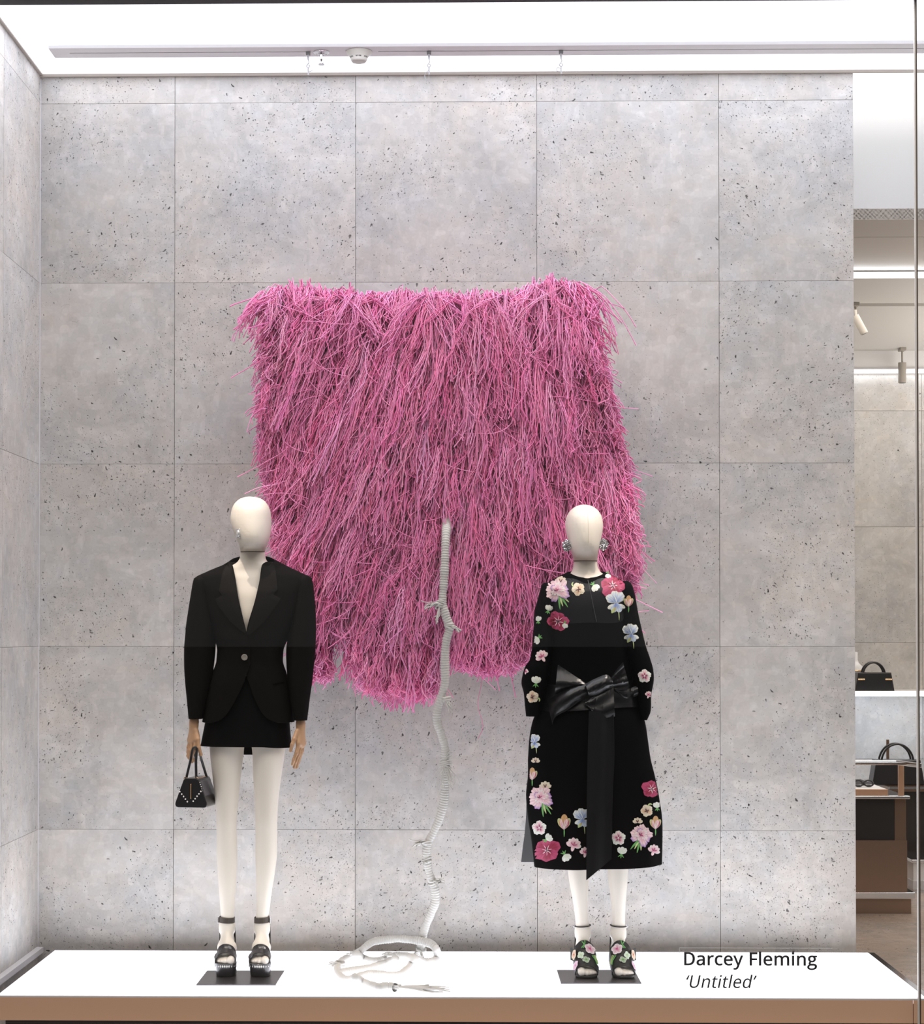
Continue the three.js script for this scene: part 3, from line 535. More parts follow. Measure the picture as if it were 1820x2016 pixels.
  const zAt = table([[1015, 0.5], [1045, 0.565], [1090, 0.596], [1200, 0.596], [1300, 0.58], [1500, 0.53], [1700, 0.48], [1884, 0.43]]);
  const zp = ([x, y]) => plan(x, y, zAt(y)[0]);
  const F2 = (zx, zy, lift = 0) => planY(620 + zx / 6.067, 1740 + zy / 6.067, CR * 1.14 + 0.002 + lift);
  const R2 = (zx, zy, z) => plan(620 + zx / 6.067, 1740 + zy / 6.067, z);
  const cord = part('wrapped_cord', [...[F2(1195, 880, 0.01), F2(505, 850, 0.03), F2(960, 900, 0.02), F2(330, 1058), F2(480, 1120, 0.03), zp(hang[0]), zp(hang[hang.length - 1])].map((p, i) => ball(p, CR * [0.78, 1.05, 0.93, 0.93, 0.93, 1, 1][i], 1.03, 0.97, 1.03)), wrapped(hang.map(zp), CR, CR * 0.98),
    wrapped([F2(1195, 880, 0.01), F2(1150, 960), F2(1090, 1030), F2(980, 1085), F2(830, 1082), F2(700, 1072), F2(560, 1095), F2(470, 1130), F2(380, 1145), F2(300, 1100), F2(268, 1020), F2(300, 950), F2(400, 880), F2(480, 845, 0.004), R2(560, 790, 0.52), R2(640, 725, 0.5), R2(720, 685, 0.47), R2(850, 668, 0.45), R2(1000, 656, 0.44), R2(1150, 668, 0.45), R2(1300, 690, 0.47), R2(1400, 725, 0.49), R2(1455, 790, 0.51), F2(1460, 880, 0.006), F2(1400, 932), F2(1310, 932), F2(1200, 895, 0.03), F2(1080, 872), F2(1000, 866), F2(880, 884), F2(780, 922), F2(680, 930), F2(580, 892), F2(505, 850, 0.03)], CR * 0.75, CR),
    wrapped([F2(330, 1058), F2(500, 1035), F2(680, 1000), F2(850, 945), F2(960, 900, 0.02)], CR * 0.9, CR * 0.9),
    wrapped([F2(480, 1120, 0.03), F2(560, 1172), F2(680, 1218), F2(780, 1240), F2(880, 1228), F2(960, 1240)], CR * 0.9, CR)], cordMat, sculpture, 'long white wrapped cord hanging down and coiled on the platform');
  function tassel(from, dir, L, n, spread, r = 0.0022, flat = 1) {
    const list = [];
    for (let k = 0; k < n; k++) { const d = V(dir[0] + gauss() * spread, dir[1] + gauss() * spread * flat, dir[2] + gauss() * spread), l = L * (0.6 + 0.5 * rnd()); const pts = [from, from.clone().addScaledVector(d, l * 0.4), from.clone().addScaledVector(d, l * 0.75).add(V(gauss() * 0.008, -0.006 * rnd(), 0)), from.clone().addScaledVector(d, l).add(V(gauss() * 0.014, -0.016 * rnd(), 0))]; list.push(tube(pts.map((p) => V(p.x, Math.max(p.y, r + 0.003), p.z)), r, 6, 5)); }
    for (let k = 0; k < 3; k++) list.push(new THREE.TorusGeometry(CR * 0.98, 0.0042, 7, 18).rotateX(Math.PI / 2 + gauss() * 0.5).rotateZ(gauss() * 0.5).translate(from.x, from.y + (k - 1) * 0.005, from.z - 0.012)); return list;
  }
  const knot = (px, py, dir, L, n, sp, r) => { const p = plan(px, py, zAt(py)[0] + 0.012); part('knot_tassel', tassel(p, dir, L, n, sp, r), cordMat, cord); };
  knot(868, 1188, [-1, -0.1, 0.25], 0.075, 12, 0.26); knot(866, 1192, [-0.25, -1, 0.3], 0.06, 8, 0.2); knot(885, 1232, [1, -0.22, 0.2], 0.05, 9, 0.18, 0.0032);
  knot(878, 1376, [0.5, -0.8, 0.3], 0.04, 10, 0.4); knot(876, 1500, [0.6, 0.7, 0.4], 0.06, 7, 0.4, 0.0016); knot(874, 1506, [-0.3, -0.9, 0.4], 0.085, 9, 0.5, 0.0016); knot(880, 1506, [0.4, -1, 0.3], 0.085, 8, 0.3, 0.0022);
  knot(842, 1658, [-1, -0.05, 0.3], 0.06, 16, 0.35, 0.003); knot(841, 1694, [-0.5, -0.3, 0.5], 0.02, 8, 0.6); knot(852, 1736, [0.9, 0.15, 0.4], 0.04, 14, 0.5, 0.003);
  part('knot_tassel', tassel(F2(970, 1235, 0.0), [0.95, -0.04, -0.02], 0.17, 60, 0.26, 0.0042, 0.25), cordMat, cord, 'frayed end of the cord');
  part('knot_tassel', tassel(F2(900, 862, 0.02), [-0.7, 0.5, -0.2], 0.035, 8, 0.5), cordMat, cord);
  part('knot_tassel', tassel(F2(1270, 800, 0.03), [0.05, -0.4, 0.6], 0.05, 10, 0.25), cordMat, cord);
  part('knot_tassel', tassel(F2(480, 850, 0.02), [-0.6, 0.4, -0.2], 0.04, 8, 0.5), cordMat, cord);
  part('knot_tassel', tassel(F2(300, 960, 0.01), [-1, 0.1, 0.1], 0.035, 8, 0.3, 0.004), cordMat, cord);
}
// ------------------------------------------------------------------ figures: bodies, garments, surfaces
const BODY_Z = 0.70;
// a tapered form given by rows [py, left px, right px, front depth, back depth, centre z shift] at the depth zc
function form(rows, zc = BODY_Z, n = 2.2, dz = 0) {
  const w = rows.map(([py, xl, xr, zf = 0.05, zb = 0.05, cz = 0]) => { const z = zc + cz, a = plan(xl, py, z), b = plan(xr, py, z); return [-(a.y + b.y) / 2, (a.x + b.x) / 2, (b.x - a.x) / 2, zf, zb, z + dz]; });
  const t = table(w), top = -w[0][0], low = -w[w.length - 1][0];
  const at = (y) => { const [cx, rx, zf, zb, cz] = t(-y); return { cx, rx, zf, zb, cz }; };
  const sg = (v, e) => Math.sign(v) * Math.abs(v) ** e;
  const point = (a, y, grow = 0) => { const s = at(y), c = Math.cos(a), q = Math.sin(a); return V(s.cx + (s.rx + grow) * sg(c, 2 / n), y, s.cz + ((q > 0 ? s.zf : s.zb) + grow) * sg(q, 2 / n)); };
  const frontZ = (x, y) => { const s = at(clamp(y, low, top)), u = clamp(Math.abs((x - s.cx) / s.rx), 0, 0.995); return s.cz + s.zf * (1 - u ** n) ** (1 / n); };
  const dist = (x, y, z) => {
    const s = at(clamp(y, low, top)), zz = z - s.cz, rz = zz > 0 ? s.zf : s.zb, k = Math.hypot((x - s.cx) / s.rx, zz / rz), d = (k - 1) * Math.min(s.rx, rz), e = y > top ? y - top : y < low ? low - y : 0;
    return e ? (d > 0 ? Math.hypot(d, e) : Math.max(d, e)) : d;
  };
  return { at, point, frontZ, dist, top, low, n, covers: (x, y) => { const s = at(clamp(y, low, top)); return y <= top && y >= low && Math.abs(x - s.cx) < s.rx; } };
}
const YP = (px, py, z = BODY_Z) => plan(px, py, z).y;
function shell(f, y0, y1, nv, thick, nu = 56, warp) { return sheet((u, v) => { const a = u * Math.PI * 2 + Math.PI / 2, y = lerp(y0, y1, v), p = f.point(a, y); return warp ? warp(p, a, v) : p; }, nu, nv, thick, true, 1); }
const capsule = (p, a, b, ra, rb) => { const bax = b.x - a.x, bay = b.y - a.y, baz = b.z - a.z, pax = p.x - a.x, pay = p.y - a.y, paz = p.z - a.z, h = clamp((pax * bax + pay * bay + paz * baz) / (bax * bax + bay * bay + baz * baz), 0, 1); return Math.hypot(pax - bax * h, pay - bay * h, paz - baz * h) - lerp(ra, rb, h); };
const smin = (a, b, k) => { const h = Math.max(k - Math.abs(a - b), 0) / k; return Math.min(a, b) - h * h * k * 0.25; };
// mesh the zero level of a distance field on a grid (surface nets): smooth, one continuous skin
function skin(field, lo, hi, cell) {
  const nx = Math.ceil((hi.x - lo.x) / cell) + 1, ny = Math.ceil((hi.y - lo.y) / cell) + 1, nz = Math.ceil((hi.z - lo.z) / cell) + 1, val = new Float32Array(nx * ny * nz), p = V(0, 0, 0);
  for (let k = 0; k < nz; k++) for (let j = 0; j < ny; j++) for (let i = 0; i < nx; i++) { p.set(lo.x + i * cell, lo.y + j * cell, lo.z + k * cell); val[(k * ny + j) * nx + i] = field(p); }
  const cellId = new Int32Array(nx * ny * nz).fill(-1), pos = [], idx = [], E = [[0, 1], [0, 2], [0, 4], [1, 3], [1, 5], [2, 3], [2, 6], [3, 7], [4, 5], [4, 6], [5, 7], [6, 7]];
  const at = (i, j, k) => (k * ny + j) * nx + i, c = new Float32Array(8);
  for (let k = 0; k < nz - 1; k++) for (let j = 0; j < ny - 1; j++) for (let i = 0; i < nx - 1; i++) {
    let m = 0;
    for (let q = 0; q < 8; q++) { c[q] = val[at(i + (q & 1), j + (q >> 1 & 1), k + (q >> 2))]; if (c[q] < 0) m |= 1 << q; }
    if (m === 0 || m === 255) continue;
    let x = 0, y = 0, z = 0, n = 0;
    for (const [a, b] of E) if ((m >> a & 1) !== (m >> b & 1)) { const t = c[a] / (c[a] - c[b]); x += lerp(a & 1, b & 1, t); y += lerp(a >> 1 & 1, b >> 1 & 1, t); z += lerp(a >> 2, b >> 2, t); n++; }
    cellId[at(i, j, k)] = pos.length / 3; pos.push(lo.x + (i + x / n) * cell, lo.y + (j + y / n) * cell, lo.z + (k + z / n) * cell);
  }
  const quad = (a, b, d, e, f) => { if (a < 0 || b < 0 || d < 0 || e < 0) return; f ? idx.push(a, b, d, b, e, d) : idx.push(a, d, b, b, d, e); };
  for (let k = 1; k < nz - 1; k++) for (let j = 1; j < ny - 1; j++) for (let i = 1; i < nx - 1; i++) {
    const s = val[at(i, j, k)] < 0;
    if (s !== val[at(i + 1, j, k)] < 0) quad(cellId[at(i, j - 1, k - 1)], cellId[at(i, j, k - 1)], cellId[at(i, j - 1, k)], cellId[at(i, j, k)], s);
    if (s !== val[at(i, j + 1, k)] < 0) quad(cellId[at(i - 1, j, k - 1)], cellId[at(i - 1, j, k)], cellId[at(i, j, k - 1)], cellId[at(i, j, k)], s);
    if (s !== val[at(i, j, k + 1)] < 0) quad(cellId[at(i - 1, j - 1, k)], cellId[at(i, j - 1, k)], cellId[at(i - 1, j, k)], cellId[at(i, j, k)], s);
  }
  const nor = [], e = cell * 0.7, q = V(0, 0, 0), F = (x, y, z) => field(q.set(x, y, z));
  for (let i = 0; i < pos.length; i += 3) { const [x, y, z] = [pos[i], pos[i + 1], pos[i + 2]], g = V(F(x + e, y, z) - F(x - e, y, z), F(x, y + e, z) - F(x, y - e, z), F(x, y, z + e) - F(x, y, z - e)).normalize(); nor.push(g.x, g.y, g.z); }
  const g = new THREE.BufferGeometry(); g.setAttribute('position', new THREE.Float32BufferAttribute(pos, 3)); g.setAttribute('normal', new THREE.Float32BufferAttribute(nor, 3)); g.setIndex(idx); return g;
}
// a patch of cloth that follows a surface: outline in photograph pixels, laid on surf(x, y) -> z
function onSurface(px, py, surf, lift) {
  let z = 0.8; for (let k = 0; k < 4; k++) { const p = plan(px, py, z); z = surf(surf.hem ? surf.hem(p.x, p.y) : p.x, p.y) + lift; }
  const p = plan(px, py, z); if (surf.hem) p.x = surf.hem(p.x, p.y); return p;
}
function patch(outline, surf, lift, { rings = 4, dome = 0, color, center } = {}) {
  const n = outline.length, c = center ?? [outline.reduce((s, p) => s + p[0], 0) / n, outline.reduce((s, p) => s + p[1], 0) / n], pos = [], col = [], idx = [], uv = [];
  const put = (x, y, l, s, a) => { const p = onSurface(x, y, surf, l); pos.push(p.x, p.y, p.z); uv.push(x / 100, y / 100); if (color) col.push(...color(s, a)); };
  put(c[0], c[1], lift + dome, 0, 0);
  for (let r = 1; r <= rings; r++) for (let i = 0; i < n; i++) { const s = r / rings; put(lerp(c[0], outline[i][0], s), lerp(c[1], outline[i][1], s), lift + dome * (1 - s * s), s, i / n); }
  for (let i = 0; i < n; i++) put(outline[i][0], outline[i][1], -0.001, 1, i / n);                     // skirt: the patch has an edge
  const id = (r, i) => 1 + (r - 1) * n + (i + n) % n;
  const area = outline.reduce((s, p, i) => { const q = outline[(i + 1) % n]; return s + p[0] * q[1] - q[0] * p[1]; }, 0), tri = area > 0 ? (a, b, d) => idx.push(a, d, b) : (a, b, d) => idx.push(a, b, d);
  for (let i = 0; i < n; i++) tri(0, id(1, i), id(1, i + 1));
  for (let r = 1; r <= rings; r++) for (let i = 0; i < n; i++) { tri(id(r, i), id(r + 1, i), id(r, i + 1)); tri(id(r, i + 1), id(r + 1, i), id(r + 1, i + 1)); }
  const g = new THREE.BufferGeometry(); g.setAttribute('position', new THREE.Float32BufferAttribute(pos, 3)); g.setAttribute('uv', new THREE.Float32BufferAttribute(uv, 2));
  if (color) g.setAttribute('color', new THREE.Float32BufferAttribute(col, 3));
  g.setIndex(idx); return toCreasedNormals(g, 0.8);
}
const smooth = (pts, per = 6) => { const c = new THREE.CatmullRomCurve3(pts.map(([x, y]) => V(x, y, 0)), true, 'centripetal'); return c.getPoints(pts.length * per).slice(0, -1).map((p) => [p.x, p.y]); };
const dense = (pts, step = 6) => pts.flatMap(([x, y], i) => { const [a, b] = pts[(i + 1) % pts.length], k = Math.max(1, Math.round(Math.hypot(a - x, b - y) / step)); return Array.from({ length: k }, (_, q) => [lerp(x, a, q / k), lerp(y, b, q / k)]); });

const SKIN = std({ color: lin(0.75, 0.69, 0.605), roughness: 0.42 });
const WOOD = std({ color: lin(0.44, 0.26, 0.145), roughness: 0.5 });
// an egg-shaped featureless mannequin head; rows as in form()
function eggHead(rows, n) {
  const f = form(rows, BODY_Z - 0.005, n), nv = 44, nu = 56;
  const g = sheet((u, v) => { const y = lerp(f.top, f.low, 1 - Math.cos(v * Math.PI / 2) ** 1.0 * 1.0); return f.point(u * Math.PI * 2 + Math.PI / 2, lerp(f.top, f.low, v < 0.5 ? 2 * v * v * 1.0 : 0.5 + (v - 0.5)), 0); }, nu, nv, 0.003, true, 1);
  return { g, f };
}
function hand(wrist, palmEnd, rW, rP, fingers, thumb, cell = 0.0026) {
  const flat = (p) => {
    let d = capsule(p, wrist, wrist.clone().lerp(palmEnd, 0.35), rW, rW * 0.95);
    for (const f of fingers) d = smin(d, capsule(p, wrist.clone().lerp(palmEnd, 0.25), f[0], rP * 0.85, rP), 0.012);
    for (const f of [...fingers, thumb]) { let e = 1; for (let i = 0; i + 1 < f.length; i++) e = smin(e, capsule(p, f[i], f[i + 1], f.r * (1 - 0.1 * i), f.r * (0.9 - 0.1 * i)), 0.004); d = smin(d, e, f === thumb ? 0.008 : 0.0045); }
    return d;
  };
  const b = new THREE.Box3(); [wrist, palmEnd, ...fingers.flat(), ...thumb].forEach((p) => b.expandByPoint(p)); b.expandByScalar(0.03);
  return skin(flat, b.min, b.max, cell);
}
const chain = (r, ...p) => Object.assign(p, { r });
// a foot on a heel: ankle px, toe px, ankle row, toe row, height of the sole under the toes; toes point at the viewer
function footField(leg, ankleX, toeX, anklePY, toePY, sole, toeZ = 0.806) {
  const a = plan(ankleX, anklePY - 14, BODY_Z - 0.026), toe = planY(toeX, toePY, sole + 0.014); toe.z = toeZ; toe.x = plan(toeX, toePY, toeZ).x;
  const heel = V(a.x, a.y - 0.066, a.z - 0.03), ball0 = V(lerp(a.x, toe.x, 0.8), sole + 0.024, toe.z - 0.055), inst = V(lerp(a.x, toe.x, 0.4), lerp(a.y, sole, 0.57), lerp(a.z, toe.z, 0.42));
  const side = toeX < ankleX ? -1 : 1, toes = [[-0.021, 0.0155, 0.006], [0.0005, 0.0105, 0.002], [0.014, 0.0095, -0.006], [0.025, 0.0085, -0.014], [0.034, 0.0078, -0.024]].map(([dx, r, dz]) => ({ p: V(toe.x + side * dx, sole + r * 0.95 + 0.001, toe.z + dz), r }));
  const field = (p) => {
    let d = smin(capsule(p, a, inst, 0.0245, 0.024), leg.dist(p.x, p.y, p.z), 0.014);
    d = smin(d, capsule(p, a, heel, 0.0245, 0.025), 0.024);
    d = smin(d, capsule(p, heel, V(heel.x, sole + 0.05, toe.z - 0.09), 0.022, 0.02), 0.025);
    const b = p.clone(); b.x = toe.x + (p.x - toe.x) * 0.72;
    d = smin(d, capsule(b, V(toe.x, inst.y, inst.z), V(toe.x, ball0.y, ball0.z), 0.025, 0.022), 0.025);
    for (const t of toes) d = smin(d, capsule(p, V(t.p.x, sole + 0.02, toe.z - 0.05), t.p, 0.013, t.r), 0.006);
    return d;
  };
  const geo = skin(field, V(Math.min(a.x, toe.x) - 0.07, sole - 0.01, heel.z - 0.04), V(Math.max(a.x, toe.x) + 0.07, a.y + 0.045, toe.z + 0.035), 0.0034);
  return { geo, a, toe, heel, ball: ball0, inst, sole, side, field };
}
// outline of a sole seen from above, heel to toe, in metres around the toe centre line
function soleShape(f, wToe, wHeel, zBack, grow = 0) {
  const s = new THREE.Shape(), x0 = f.toe.x, xh = f.heel.x, zf = -(f.toe.z + 0.021 + grow), zb = -zBack;
  s.moveTo(xh - wHeel, zb); s.bezierCurveTo(xh - wHeel, zb + 0.02, xh + wHeel, zb + 0.02, xh + wHeel, zb);
  s.bezierCurveTo(xh + wHeel, zb - 0.05, x0 + wToe, zf + 0.11, x0 + wToe, zf + 0.045); s.bezierCurveTo(x0 + wToe, zf + 0.008, x0 + wToe * 0.55, zf, x0, zf);
  s.bezierCurveTo(x0 - wToe * 0.55, zf, x0 - wToe, zf + 0.008, x0 - wToe, zf + 0.045); s.bezierCurveTo(x0 - wToe, zf + 0.11, xh - wHeel, zb - 0.05, xh - wHeel, zb);
  return s;
}
// keep a point of the shoe upper outside the foot
function clearOf(f, p, gap) { const q = V(0, 0, 0), e = 0.002; for (let k = 0; k < 8; k++) { const d = f.field(p); if (d >= gap) break; const g = V(f.field(q.set(p.x + e, p.y, p.z)) - d, f.field(q.set(p.x, p.y + e, p.z)) - d, f.field(q.set(p.x, p.y, p.z + e)) - d); if (g.lengthSq() < 1e-12) break; p.addScaledVector(g.normalize(), Math.min(0.012, gap - d)); } return p; }
// a band over the foot at depth z: points climb from one side of the sole over the instep
function band(f, z0, z1, w, yLow, rise, thick, tilt = 0) {
  return sheet((u, v) => {
    const z = lerp(z0, z1, v), a = Math.PI * u, x = f.toe.x + lerp(0, f.inst.x - f.toe.x, clamp((f.toe.z - z) / 0.1, 0, 1)) - Math.cos(a) * w, k = Math.sin(a) ** 0.75;
    return clearOf(f, V(x, yLow + rise(v) * k, z - tilt * k), 0.003);
  }, 28, 10, thick, false, -1);
}
function strapRing(f, y, rx, rz, h, cz, tiltX = 0) { return sheet((u, v) => { const a = u * Math.PI * 2; return V(f.a.x + Math.cos(a) * rx, y + (v - 0.5) * h + tiltX * Math.cos(a), f.a.z + cz + Math.sin(a) * rz); }, 40, 2, 0.003, true, -1); }
function platformSandal(man, f, side, mat) {
  const W = 0.043, solid = new THREE.ExtrudeGeometry(soleShape(f, W, 0.03, f.toe.z - 0.14), { depth: f.sole - 0.008, bevelEnabled: true, bevelSize: 0.0015, bevelThickness: 0.003, bevelSegments: 2, curveSegments: 14 }).rotateX(-Math.PI / 2).translate(0, 0.0098, 0);
  const p = solid.attributes.position; for (let i = 0; i < p.count; i++) { const k = (p.getY(i) - 0.007) / f.sole; p.setX(i, f.toe.x + (p.getX(i) - f.toe.x) * lerp(0.88, 1, clamp(k, 0, 1))); p.setZ(i, p.getZ(i) - 0.006 * (1 - clamp(k, 0, 1))); }
  solid.computeVertexNormals();
  const s = part('sandal', [toCreasedNormals(solid, 0.7)], mat, man, 'black platform sandal with a row of pale studs');
  part('toe_band', band(f, f.toe.z - 0.052, f.toe.z - 0.006, 0.0415, f.sole - 0.001, (v) => lerp(0.068, 0.045, v), 0.004, 0.006), mat, s);
  part('heel', [(() => { const g = new THREE.CylinderGeometry(0.031, 0.024, f.heel.y - 0.045, 24).scale(0.8, 1, 1); return g.translate(f.heel.x, (f.heel.y - 0.045) / 2 + 0.007, f.heel.z - 0.008); })(), tube([V(f.heel.x, f.heel.y - 0.035, f.heel.z), V(lerp(f.heel.x, f.toe.x, 0.5), lerp(f.heel.y, f.sole, 0.62) - 0.028, lerp(f.heel.z, f.toe.z, 0.45)), V(f.toe.x, f.sole - 0.012, f.toe.z - 0.08)], 0.022, 16, 12).scale(1, 1, 1)], phys({ color: lin(0.03, 0.03, 0.034), roughness: 0.12, clearcoat: 1 }), s, 'glossy block heel');
  part('heel_counter', sheet((u, v) => { const a = Math.PI * (1.02 + 0.96 * u), y = lerp(f.heel.y - 0.035, f.a.y + 0.012 - 0.045 * Math.abs(u - 0.5), v); return V(f.heel.x + Math.cos(a) * lerp(0.034, 0.031, v), y, f.heel.z + 0.012 + Math.sin(a) * 0.042); }, 20, 8, 0.003, false, -1), mat, s);
  const st = part('ankle_strap', strapRing(f, f.a.y + 0.028, 0.0305, 0.039, 0.022, -0.002, side * 0.0016), std({ color: lin(0.045, 0.032, 0.022), roughness: 0.45 }), s, 'brown-black ankle strap');
  part('buckle', new RoundedBoxGeometry(0.006, 0.027, 0.022, 2, 0.0025).translate(f.a.x + side * 0.033, f.a.y + 0.028, f.a.z + 0.004), M.chrome, s);
  for (let k = 0; k < 11; k++) { const t = (k / 10 - 0.5) * 2, x = f.toe.x + t * W * 0.97, z = f.toe.z + 0.022 - 0.03 * Math.abs(t) ** 2.6; part('stud', ball(V(x, f.sole - 0.006, z - 0.001), 0.0046, 0.8, 1.15, 0.7, 10), std({ color: lin(0.8, 0.8, 0.78), roughness: 0.25 }), s); }
}
// ------------------------------------------------------------------ figure 1: black blazer, short skirt, platform sandals
const suitMat = phys({ color: lin(0.0052, 0.0046, 0.0042), roughness: 0.8, specularIntensity: 0.08 });
const plateMat = std({ color: lin(0.055, 0.05, 0.052), roughness: 0.3, metalness: 0.5 });
function basePlate(parent, bl, br, fl, fr) {
  const P = [fl, fr, br, bl].map(([x, y]) => planY(x, y, 0.006)), s = new THREE.Shape(P.map((p) => new THREE.Vector2(p.x, -p.z)));
  part('base_plate', new THREE.ExtrudeGeometry(s, { depth: 0.003, bevelEnabled: true, bevelSize: 0.0006, bevelThickness: 0.0006, bevelSegments: 1 }).rotateX(-Math.PI / 2).translate(0, 0.0028, 0), plateMat, parent, 'dark metal base plate');
}
{
  const c = plan(473, 1925, 0.8), man = thing('mannequin', 'headless-faced cream mannequin in a black blazer and short black skirt, holding a small bag', 'mannequin', [c.x, 0, 0.8]);
  man.userData.label = 'faceless cream mannequin in a sharp-shouldered black blazer and very short black skirt';
  basePlate(man, [408, 1911], [560, 1911], [387, 1938], [543, 1938]);
  // ---- body
  const torso = form([[1086, 474, 522, 0.05, 0.052, -0.01], [1098, 472.5, 523, 0.05, 0.054, -0.011], [1106, 468, 527, 0.05, 0.056, -0.012], [1112, 459, 537, 0.05, 0.06, -0.012], [1120, 442, 556, 0.052, 0.065, -0.012], [1140, 418, 580, 0.066, 0.075, -0.01], [1180, 428, 570, 0.09, 0.08, -0.008], [1215, 434, 562, 0.096, 0.075, -0.006], [1280, 443, 545, 0.075, 0.07, -0.006], [1340, 432, 557, 0.085, 0.085, -0.006], [1400, 418, 566, 0.09, 0.1, -0.006], [1440, 413, 566, 0.085, 0.1, -0.006]], BODY_Z, 2);
  const legL = form([[1430, 412, 484, 0.083, 0.085], [1479, 413.5, 480, 0.078, 0.078], [1530, 419, 474, 0.066, 0.066], [1580, 424, 469, 0.057, 0.055], [1610, 426, 466.5, 0.054, 0.05], [1640, 427, 466, 0.048, 0.053, -0.004], [1680, 427, 467, 0.043, 0.06, -0.01], [1720, 429, 466, 0.039, 0.057, -0.014], [1751, 431, 464, 0.036, 0.05, -0.018], [1790, 434, 462, 0.032, 0.038, -0.023], [1812, 435, 461, 0.032, 0.036, -0.025], [1832, 434, 461, 0.033, 0.037, -0.026]], BODY_Z, 2);
  const legR = form([[1430, 490, 566, 0.083, 0.085], [1479, 497, 561, 0.078, 0.078], [1530, 499, 554, 0.066, 0.066], [1580, 502, 548, 0.057, 0.055], [1610, 503, 546.5, 0.054, 0.05], [1640, 503, 546, 0.048, 0.053, -0.004], [1680, 503, 545.5, 0.043, 0.06, -0.01], [1720, 504, 541, 0.039, 0.057, -0.014], [1751, 505, 536, 0.036, 0.05, -0.018], [1790, 505, 531, 0.032, 0.038, -0.023], [1812, 504, 528, 0.032, 0.036, -0.025], [1832, 502, 529, 0.033, 0.037, -0.026]], BODY_Z, 2);
  const body = (p) => { let d = smin(legL.dist(p.x, p.y, p.z), legR.dist(p.x, p.y, p.z), 0.01); return smin(d, torso.dist(p.x, p.y, p.z), 0.03); };
  const lo = plan(405, 1842, BODY_Z), hi = plan(590, 1086, BODY_Z);
  const feet = [[legL, 447, 444], [legR, 516, 511.5]].map(([lg, ax, tx]) => footField(lg, ax, tx, 1838, 1893, 0.055));
  const bodyGeo = [skin(body, V(lo.x, lo.y, 0.54), V(hi.x, hi.y, 0.84), 0.0052), ...feet.map((f) => f.geo)];
  part('body', bodyGeo, SKIN, man, 'cream coloured mannequin body');
  // ---- head, turned to its left
  const headRows = [[978.5, 489, 495, 0.006, 0.006, -0.008], [981, 478, 510, 0.04, 0.045, -0.006], [986, 469, 519.5, 0.062, 0.068, -0.004], [995, 461, 527, 0.082, 0.088, -0.002], [1008, 456.5, 532, 0.096, 0.1, 0], [1022, 455, 533.8, 0.102, 0.103, 0.003], [1035, 457, 534, 0.104, 0.098, 0.008], [1048, 461.5, 532.5, 0.103, 0.086, 0.014], [1060, 467, 530, 0.1, 0.073, 0.018], [1070, 471, 526.5, 0.094, 0.066, 0.019], [1078, 473, 523, 0.08, 0.064, 0.015], [1084.5, 474, 521.5, 0.056, 0.06, -0.003], [1085.6, 474, 521.5, 0.053, 0.055, -0.006]];
  const head = form(headRows, BODY_Z, 2.05);
  part('head', shell(head, head.top, head.low, 60, 0.003, 60), SKIN, man, 'smooth egg-shaped head without a face');
  part('neck_seam', shell(form([[1084.8, 475, 520.5, 0.05, 0.054, -0.008], [1087, 475, 520.5, 0.05, 0.054, -0.008]], BODY_Z, 2.05), YP(498, 1084.8), YP(498, 1087), 2, 0.004), std({ color: lin(0.16, 0.1, 0.06), roughness: 0.8 }), man);
  { // square crystal earring on the side of the head
    const z = head.frontZ(plan(472, 1050, 0.74).x, YP(472, 1050)) , p = plan(469.5, 1050, 0.796), er = part('earring', new RoundedBoxGeometry(0.022, 0.037, 0.008, 2, 0.004).rotateY(-0.6).translate(p.x, p.y, p.z), M.chrome, man, 'rectangular crystal earring');
    part('crystal', new THREE.OctahedronGeometry(0.012, 1).scale(0.75, 1.2, 0.5).rotateY(-0.6).translate(p.x, p.y, p.z + 0.005), phys({ color: lin(0.85, 0.85, 0.85), roughness: 0.05, metalness: 0.55 }), er);
  }
  // ---- blazer
  const JZ = BODY_Z, jk = form([[1107, 452, 539, 0.055, 0.075, -0.012], [1112, 443, 553, 0.058, 0.078, -0.012], [1118, 428, 570, 0.066, 0.082, -0.01], [1127, 407, 590, 0.078, 0.086, -0.008], [1137, 388, 608, 0.086, 0.09, -0.006], [1150, 385, 611, 0.094, 0.094, -0.004], [1170, 396, 601, 0.105, 0.096], [1210, 408, 588, 0.113, 0.095], [1250, 421, 570, 0.108, 0.09], [1282, 429.5, 557, 0.099, 0.086], [1300, 428, 556, 0.1, 0.087], [1325, 420, 563, 0.105, 0.095], [1350, 413, 569, 0.11, 0.105], [1385, 406, 575, 0.114, 0.115], [1421, 400, 579, 0.117, 0.12]], JZ, 2.5);
  const e1 = table([[1107, 455], [1113, 458], [1180, 470], [1247, 486], [1275, 493], [1305, 493], [1330, 485], [1365, 470], [1395, 453], [1410, 441], [1418, 428], [1421, 416]]);
  const e2 = table([[1107, 524], [1113, 516], [1145, 511], [1180, 503], [1247, 485], [1300, 481], [1330, 486], [1350, 493], [1370, 500], [1395, 512], [1410, 524], [1418, 538], [1421, 548]]);
  const yTop = YP(495, 1107), yLow = YP(495, 1421), pyAt = (y) => 1248 + (EYE - y) * FOCAL / (DIST - JZ - 0.09) + 0.0;
  const pyOf = (y) => { const a = YP(495, 1100), b = YP(495, 1430); return lerp(1100, 1430, (y - a) / (b - a)); };
  const angOf = (px, py, y) => { const s = jk.at(y), p = onSurface(px, py, (x, yy) => jk.frontZ(x, yy), 0), u = clamp((p.x - s.cx) / s.rx, -0.999, 0.999); return Math.acos(Math.sign(u) * Math.abs(u) ** (jk.n / 2)); };
